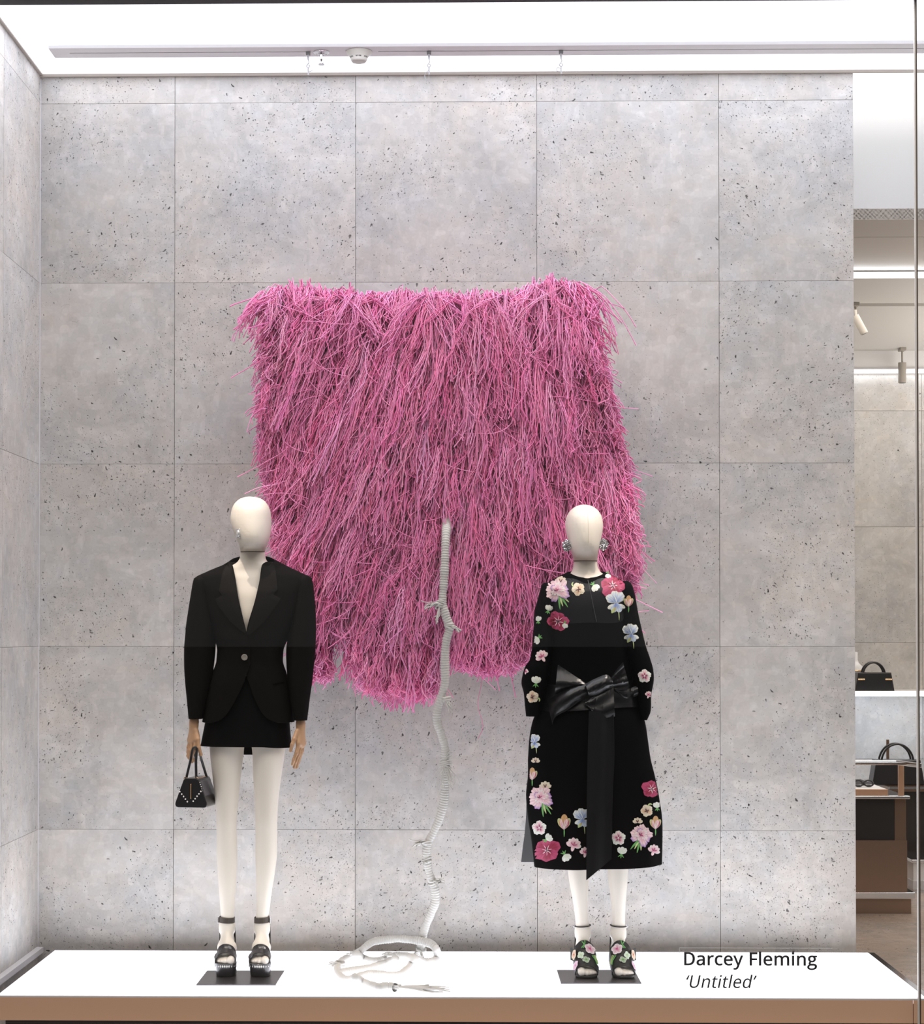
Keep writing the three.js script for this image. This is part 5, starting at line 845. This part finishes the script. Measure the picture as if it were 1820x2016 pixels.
  const D = Math.PI / 180, list = [['fan', 1105, 1142, 11, -80], ['peony', 1098, 1163, 23, 62], ['pansy', 1139, 1160, 13, -150], ['bud', 1172, 1156, 9, -125], ['poppy', 1207, 1152, 24, 190], ['bud', 1198, 1133, 6, -80], ['iris', 1214, 1186, 23, 0], ['tulip', 1238, 1184, 12, 0], ['bud', 1081, 1198, 8, 105], ['poppy', 1099, 1223, 20, 300], ['bud', 1112, 1231, 7, -90], ['bud', 1057, 1259, 9, -40], ['carnation', 1067, 1292, 15, -120], ['iris', 1243.5, 1247, 19.5, 0], ['primrose', 1269.5, 1331, 13, -90], ['bud', 1060, 1219, 7, 90], ['bud', 1056, 1340, 10, 95], ['pansy', 1049, 1372, 12, 10], ['iris', 1053, 1460, 15, 0], ['fan', 1055, 1497, 8, -90], ['tulip', 1048, 1524, 13, 0], ['carnation', 1278, 1368, 9, -70], ['carnation', 1035, 1322, 7, -90],
    ['fan', 1074, 1546, 11, -90], ['peony', 1065, 1571, 23, 62], ['primrose', 1062, 1630, 14, -90], ['tulip', 1111, 1619, 16, 0], ['iris', 1147, 1611, 20, 0], ['bud', 1080, 1650, 9, 140], ['poppy', 1077, 1674, 25, 215], ['bud', 1115, 1687, 10, -120], ['carnation', 1130, 1663, 17, -75], ['carnation', 1153, 1678, 13, -80], ['poppy', 1284, 1553, 19, 260], ['pansy', 1274, 1596, 12, -75], ['bud', 1294, 1586, 8, 85], ['tulip', 1291, 1620, 14, 0], ['fan', 1256, 1616, 9, -90], ['peony', 1263, 1645, 21, 108], ['primrose', 1218, 1650, 14, -90], ['bud', 1225, 1676, 10, 100], ['carnation', 1288, 1674, 14, -70]];
  const nm = { peony: 'pink peony', poppy: 'crimson poppy', pansy: 'beige pansy', bud: 'white bud', iris: 'blue iris', tulip: 'striped tulip', primrose: 'white primrose with magenta centre', carnation: 'pink carnation', fan: 'cream side blossom' };
  for (const [kind, x, y, r, a] of list) { lift = 0; part('embroidered_flower', F[kind](x, y, r, a * D), embroidery, coat, nm[kind]); }
  // ---- sash and bow
  const wz = (x, y) => bodyF.frontZ(x, y) + 0.004, sash = part('sash', shell(form([[1343, 1073, 1251, 0.109, 0.094], [1366, 1068, 1255, 0.117, 0.101], [1395, 1060, 1261, 0.127, 0.11]], BODY_Z, 2.35), YP(1160, 1343), YP(1160, 1395), 8, 0.004, 70, (p, a, v) => { p.z += 0.003 * Math.sin(v * 9 + a * 3); p.y += 0.012 * Math.sin(a) * Math.cos(a) * 1.5; return p; }), satin, man, 'black satin sash around the waist');
  // a bow piece: a quilt between an upper and a lower edge in photograph pixels, standing off the coat by depth(u, v)
  const ribbon = (name, up, dn, depth, nu = 24, nv = 10) => { const cu = new THREE.CatmullRomCurve3(up.map(([x, y]) => V(x, y, 0))), cd = new THREE.CatmullRomCurve3(dn.map(([x, y]) => V(x, y, 0))); return part(name, sheet((u, v) => { const a = cu.getPoint(u), b = cd.getPoint(u), x = lerp(a.x, b.x, v), y = lerp(a.y, b.y, v); return onSurface(x, y, (X, Y) => Math.max(wz(X, Y), BODY_Z + 0.06), depth(u, v)); }, nu, nv, 0.0035, false, 1), satin, sash); };
  const Z = Math.sin, PI = Math.PI;
  ribbon('bow_loop', [[1099, 1309], [1112, 1317], [1132, 1331], [1156, 1347]], [[1093, 1366], [1108, 1362], [1130, 1356], [1156, 1350]], (u, v) => 0.016 + 0.03 * Z(PI * v) * (1 - u * 0.7) - 0.012 * Z(PI * 2 * v) * (1 - u));
  ribbon('bow_loop', [[1202, 1338], [1212, 1322], [1227, 1304]], [[1206, 1351], [1220, 1350], [1239, 1349]], (u, v) => 0.018 + 0.028 * Z(PI * v) * (0.3 + u * 0.7) + 0.012 * Z(PI * 3 * v) * u);
  ribbon('bow_band', [[1079, 1380], [1098, 1366], [1122, 1352], [1154, 1346]], [[1088, 1426], [1094, 1412], [1118, 1398], [1142, 1380], [1161, 1366]], (u, v) => 0.014 + 0.03 * Z(PI * Math.min(1, v * 1.1)) * (0.35 + 0.65 * Z(PI * u)) + 0.008 * u);
  ribbon('bow_tail', [[1150, 1383], [1164, 1375], [1185, 1364], [1208, 1352]], [[1160, 1392], [1172, 1404], [1188, 1412], [1211, 1410]], (u, v) => 0.018 + 0.022 * Z(PI * v) * (0.3 + u * 0.6) + 0.005 * Z(v * 8 + u * 2));
  ribbon('knot', [[1153, 1347], [1172, 1337], [1196, 1329], [1206, 1338]], [[1160, 1370], [1172, 1368], [1190, 1360], [1208, 1352]], (u, v) => 0.036 + 0.022 * Z(PI * v) - 0.006 * Math.abs(Z(u * 5)));
  ribbon('belt_fold', [[1210, 1356], [1232, 1358], [1256, 1350]], [[1212, 1359], [1234, 1376], [1258, 1368]], (u, v) => 0.008 + 0.014 * Z(PI * v) * (0.4 + 0.6 * u));
  // the long hanging end, cut on a slant
  part('hanging_tail', sheet((u, v) => {
    const top = 1400, L = table([[1400, 1160], [1460, 1158], [1560, 1156], [1733, 1155]]), R = table([[1400, 1208], [1480, 1210], [1560, 1207], [1691, 1204.5]]);
    const pl = lerp(top, 1733, v), pr = lerp(top, 1691, v), px = lerp(L(pl)[0], R(pr)[0], u), py = lerp(pl, pr, u), fold = 0.011 * Z(u * PI * 1.5 + 0.6) - 0.004 * Z(u * PI * 3) * (1 - v);
    const z = BODY_Z + lerp(0.15, 0.187, Math.min(1, v * 1.6)) + fold; return plan(px, py, z);
  }, 18, 50, 0.003), phys({ color: lin(0.005, 0.005, 0.006), roughness: 0.42, specularIntensity: 0.4 }), sash, 'long hanging satin end');
  // ---- embroidered sandals
  feet.forEach((f, i) => flowerSandal(man, f, i ? 1 : -1));
}
function flowerSandal(man, f, side) {
  const black = std({ color: lin(0.02, 0.019, 0.018), roughness: 0.5 });
  const sole = new THREE.ExtrudeGeometry(soleShape(f, 0.042, 0.024, f.toe.z - 0.14), { depth: 0.006, bevelEnabled: true, bevelSize: 0.001, bevelThickness: 0.002, bevelSegments: 2, curveSegments: 14 }).rotateX(-Math.PI / 2).translate(0, 0.009, 0);
  const s = part('sandal', toCreasedNormals(sole, 0.7), black, man, 'open-toed black sandal embroidered with flowers');
  const zc = (v) => lerp(f.toe.z - 0.1, f.toe.z - 0.022, v), W = 0.0445, H = (v) => lerp(0.128, 0.04, v ** 0.75), X = (v) => f.toe.x + (f.inst.x - f.toe.x) * clamp((1 - v) * 0.9, 0, 1);
  const at = (u, v, lift = 0) => { const a = Math.PI * u, k = Math.sin(a); return clearOf(f, V(X(v) - Math.cos(a) * (W + lift), 0.012 + (H(v) + lift) * k ** 0.8 + lerp(0.045, 0, v) * (1 - k), zc(v) + 0.016 * k + lift * 0.7), 0.004 + lift * 1.6); };
  part('vamp', sheet((u, v) => at(u, v), 28, 14, 0.0035, false, -1), black, s, 'wide black vamp');
  part('side_flap', sheet((u, v) => V(X(0.35) + side * lerp(0.02, 0.058, u), lerp(0.1, 0.052, v) + 0.012 * u, zc(0.3) + 0.02 - 0.02 * u), 6, 6, 0.003), black, s);
  // flowers on the vamp
  const bloom = (u, v, r, inner, outer, n, label) => {
    const c = at(u, v, 0.003), du = at(u + 0.02, v, 0.003).sub(at(u - 0.02, v, 0.003)).normalize(), dv = at(u, v - 0.03, 0.003).sub(at(u, v + 0.03, 0.003)).normalize(), N = du.clone().cross(dv).normalize(), g = [];
    if (N.z < 0) N.negate();
    for (let k = 0; k < n; k++) {
      const pos = [], col = [], idx = [], m = 12, a = k / n * Math.PI * 2 + 0.3, put = (x, y, z, q) => { const p = c.clone().addScaledVector(du, x).addScaledVector(dv, y).addScaledVector(N, z); pos.push(p.x, p.y, p.z); col.push(...q); };
      put(0, 0, 0.003, inner);
      for (let i = 0; i < m; i++) { const t = i / m * Math.PI * 2, rr = r * (0.52 + 0.5 * Math.cos(t)), w = Math.sin(t) * r * 0.5; put(Math.cos(a) * rr - Math.sin(a) * w, Math.sin(a) * rr + Math.cos(a) * w, 0.0025 + 0.0004 * (k % 3), outer.map((q) => q * (0.9 + 0.1 * Math.sin(t * 3)))); }
      for (let i = 0; i < m; i++) idx.push(0, 1 + i, 1 + (i + 1) % m);
      const b = new THREE.BufferGeometry(); b.setAttribute('position', new THREE.Float32BufferAttribute(pos, 3)); b.setAttribute('color', new THREE.Float32BufferAttribute(col, 3)); b.setIndex(idx); b.computeVertexNormals(); g.push(b);
    }
    const h = ball(c.clone().addScaledVector(N, 0.003), r * 0.16), hc = new Float32Array(h.attributes.position.count * 3).map((_, i) => inner[i % 3]); h.setAttribute('color', new THREE.BufferAttribute(hc, 3)); g.push(h);
    part('embroidered_flower', merge(g), std({ vertexColors: true, roughness: 0.62, side: THREE.DoubleSide }), s, label);
  };
  const o = (u) => side < 0 ? u : 1 - u, wht = [0.78, 0.72, 0.72], pk = [0.5, 0.07, 0.2], cr = [0.75, 0.64, 0.5];
  bloom(o(0.6), 0.3, 0.024, pk, wht, 5, 'white primrose'); bloom(o(0.2), 0.32, 0.0185, [0.5, 0.2, 0.12], cr, 5, 'cream pansy'); bloom(o(0.38), 0.5, 0.015, [0.4, 0.5, 0.3], [0.62, 0.7, 0.58], 4, 'pale bud'); bloom(o(0.5), 0.74, 0.016, [0.12, 0.3, 0.08], [0.5, 0.55, 0.45], 4, 'grey-green bud'); bloom(o(0.17), 0.8, 0.0185, [0.6, 0.3, 0.45], [0.8, 0.62, 0.72], 6, 'pale pink blossom');
  for (const [u0, v0, u1, v1] of [[0.74, 0.42, 0.9, 0.62], [0.7, 0.46, 0.86, 0.68], [0.66, 0.5, 0.84, 0.74], [0.44, 0.05, 0.46, 0.3], [0.5, 0.02, 0.42, 0.28]]) part('leaf', tube([at(o(u0), v0, 0.005), at(o((u0 + u1) / 2 + 0.03), (v0 + v1) / 2, 0.006), at(o(u1), v1, 0.005)], 0.0022, 14, 6), std({ color: u0 > 0.68 ? lin(0.4, 0.52, 0.2) : lin(0.12, 0.36, 0.1), roughness: 0.6 }), s);
  part('heel', [cyl(V(f.heel.x, 0.007, f.heel.z - 0.006), V(f.heel.x, f.heel.y - 0.03, f.heel.z - 0.012), 0.012, 0.022, 16), tube([V(f.heel.x, f.heel.y - 0.03, f.heel.z), V(lerp(f.heel.x, f.toe.x, 0.5), f.heel.y * 0.5, lerp(f.heel.z, f.toe.z, 0.45)), V(f.toe.x, 0.016, f.toe.z - 0.09)], 0.018, 16, 10)], black, s);
  part('heel_counter', sheet((u, v) => { const a = Math.PI * (1.0 + 1.0 * u), y = lerp(f.heel.y - 0.035, f.a.y - 0.004 - 0.035 * Math.abs(u - 0.5), v); return V(f.heel.x + Math.cos(a) * lerp(0.033, 0.03, v), y, f.heel.z + 0.01 + Math.sin(a) * 0.04); }, 20, 8, 0.003, false, -1), black, s);
  part('ankle_strap', (() => { const P = []; for (let k = 0; k < 24; k++) { const a = k / 24 * Math.PI * 2; P.push(V(f.a.x + Math.cos(a) * 0.031, f.a.y + 0.022 - side * 0.0022 * Math.cos(a), f.a.z + Math.sin(a) * 0.037)); } return tube(P, 0.0024, 60, 6, true); })(), M.dark, s, 'thin black ankle strap');
  part('buckle', new THREE.TorusGeometry(0.0048, 0.0013, 6, 16).translate(f.a.x + side * 0.033, f.a.y + 0.021, f.a.z + 0.006), M.chrome, s);
}
// ------------------------------------------------------------------ the small studded bag in the first figure's hand
{
  const z = 0.775, c = plan(388, 1589, z), t = thing('handbag', 'small black trapezoid handbag with pale studs hanging from the wooden hand', 'handbag', [c.x, c.y, z]);
  const hide = phys({ color: lin(0.008, 0.008, 0.009), roughness: 0.3, clearcoat: 0.4, clearcoatRoughness: 0.3 });
  const turn = new THREE.Matrix4().makeTranslation(plan(381, 1589, z).x, c.y, z).multiply(new THREE.Matrix4().makeRotationY(-0.16));
  const put = (g) => g.applyMatrix4(turn), w = 0.064, tw = 0.03, h = 0.112, D = 0.15, pt = (x, y, zz) => V(x, y, zz).applyMatrix4(turn);
  const s = new THREE.Shape(); s.moveTo(-w + 0.012, 0); s.lineTo(w - 0.012, 0); s.quadraticCurveTo(w + 0.002, 0.002, w - 0.002, 0.018); s.lineTo(tw, h - 0.008); s.quadraticCurveTo(tw - 0.004, h, tw - 0.012, h); s.lineTo(-tw + 0.012, h); s.quadraticCurveTo(-tw + 0.004, h, -tw, h - 0.008); s.lineTo(-w + 0.002, 0.018); s.quadraticCurveTo(-w - 0.002, 0.002, -w + 0.012, 0);
  part('bag_body', put(new THREE.ExtrudeGeometry(s, { depth: D, bevelEnabled: true, bevelSize: 0.003, bevelThickness: 0.004, bevelSegments: 3, curveSegments: 8 }).translate(0, 0.003, -D + 0.03)), hide, t);
  const edge = (k) => lerp(w - 0.001, tw, k), zf = 0.0345;
  part('side_panel', put((() => { const g = new RoundedBoxGeometry(0.004, 0.098, D * 0.9, 2, 0.0015); return g.rotateZ(Math.atan2(w - tw, h)).translate((w + tw) / 2 + 0.0025, h * 0.5 + 0.004, -D / 2 + 0.03); })()), phys({ color: lin(0.09, 0.085, 0.1), roughness: 0.35, clearcoat: 0.3 }), t, 'leather side with its grey light painted in');  // lighter than the hide: light on this side put into its colour
  part('zip', put(new RoundedBoxGeometry(0.005, 0.058, 0.004, 2, 0.0018).translate(0, 0.066, zf + 0.001)), M.gold, t, 'gold zip on the end');
  part('zip_top', put(new RoundedBoxGeometry(0.006, 0.004, D * 0.85, 2, 0.0018).translate(tw - 0.006, h + 0.005, -D / 2 + 0.03)), M.gold, t);
  const studMat = std({ color: lin(0.82, 0.8, 0.76), roughness: 0.25, metalness: 0.3 });
  const studs = []; for (let k = 0; k < 5; k++) { studs.push([-0.046 + k * 0.0078, 0.064 - k * 0.0098]); studs.push([0.041 - k * 0.0078, 0.066 - k * 0.0098]); }
  for (const [x, y] of studs) { const p = pt(x, y, zf); part('stud', ball(p, 0.0031, 1, 1, 0.6, 10), studMat, t); }
  for (let k = 0; k < 11; k++) { const p = pt(edge(0.12 + k * 0.076) + 0.002, h * (0.12 + k * 0.076) + 0.003, 0.031); part('stud', ball(p, 0.0021, 1, 1, 1, 8), studMat, t); }
  const strap = (a, b, m, r) => part('handle', (() => { const cv = new THREE.CatmullRomCurve3([a, a.clone().lerp(m, 0.55).add(V(-0.002, 0, 0)), m.clone().add(V(-0.005, -0.006, 0)), m.clone().add(V(0.005, -0.006, -0.004)), b.clone().lerp(m, 0.55).add(V(0.002, 0, 0)), b]); return new THREE.TubeGeometry(cv, 50, r, 8); })(), hide, t);
  const apex = plan(384, 1469, z + 0.022);
  strap(pt(-0.024, h - 0.002, 0.026), pt(0.02, h - 0.002, 0.026), apex.clone().add(V(0, 0, 0.004)), 0.0052);
  strap(pt(-0.02, h - 0.002, -D + 0.05), pt(0.026, h - 0.002, -D + 0.05), apex.clone().add(V(0.004, 0.001, -0.008)), 0.0052);
  for (const x of [-0.024, 0.02]) part('handle_ring', put(new THREE.TorusGeometry(0.006, 0.0016, 8, 16).translate(x, h + 0.004, 0.029)), M.gold, t);
}
// ------------------------------------------------------------------ the clear caption panel at the front edge
{
  const font = await new FontLoader().loadAsync('fonts/droid/droid_sans_regular.typeface.json'), z = 1.168, a = plan(1338, 1866, z), b = plan(1640, 1958, z);
  const t = thing('caption_panel', 'clear acrylic panel with black lettering standing on the right front of the white platform', 'sign', [(a.x + b.x) / 2, 0, z]);
  part('acrylic_panel', box(a.x, b.x, 0.0025, a.y, z - 0.0025, z), phys({ color: lin(1, 1, 1), roughness: 0, transmission: 1, thickness: 0, specularIntensity: 0.25 }), t);
  part('polished_edge', [box(a.x, b.x, a.y - 0.0012, a.y, z - 0.003, z + 0.0005), box(a.x, a.x + 0.001, 0.0025, a.y, z - 0.003, z + 0.0005)], std({ color: lin(0.7, 0.72, 0.72), roughness: 0.3 }), t);
  const ink = std({ color: lin(0.012, 0.012, 0.013), roughness: 0.5 });
  const line = (text, x0, x1, base, cap, slant, name, weight) => {
    const g = new TextGeometry(text, { font, size: 0.1, depth: 0.01, curveSegments: 6, bevelEnabled: true, bevelThickness: 0.002, bevelSize: weight, bevelSegments: 1 }); g.computeBoundingBox();
    const q = g.boundingBox, A = plan(x0, base, z), B = plan(x1, base, z), C = plan(x0, base - cap, z), sy = (C.y - A.y) / 0.0992, sx = (B.x - A.x - slant * (C.y - A.y)) / (q.max.x - q.min.x);
    g.translate(-q.min.x, 0, 0).scale(sx, sy, 0.06); const p = g.attributes.position; for (let i = 0; i < p.count; i++) p.setX(i, p.getX(i) + slant * p.getY(i));
    part(name, toCreasedNormals(g.translate(A.x, A.y, z + 0.0002), 0.5), ink, t);
  };
  line('Darcey Fleming', 1347.5, 1609.5, 1900, 25, 0, 'lettering', 0.0022);
  line('\u2018Untitled\u2019', 1348, 1491, 1944.6, 24.5, 0.2, 'lettering', 0.0006);
}
scene.traverse((o) => { if (o.isMesh) { o.castShadow = true; o.receiveShadow = true; } });
renderer.render(scene, camera);
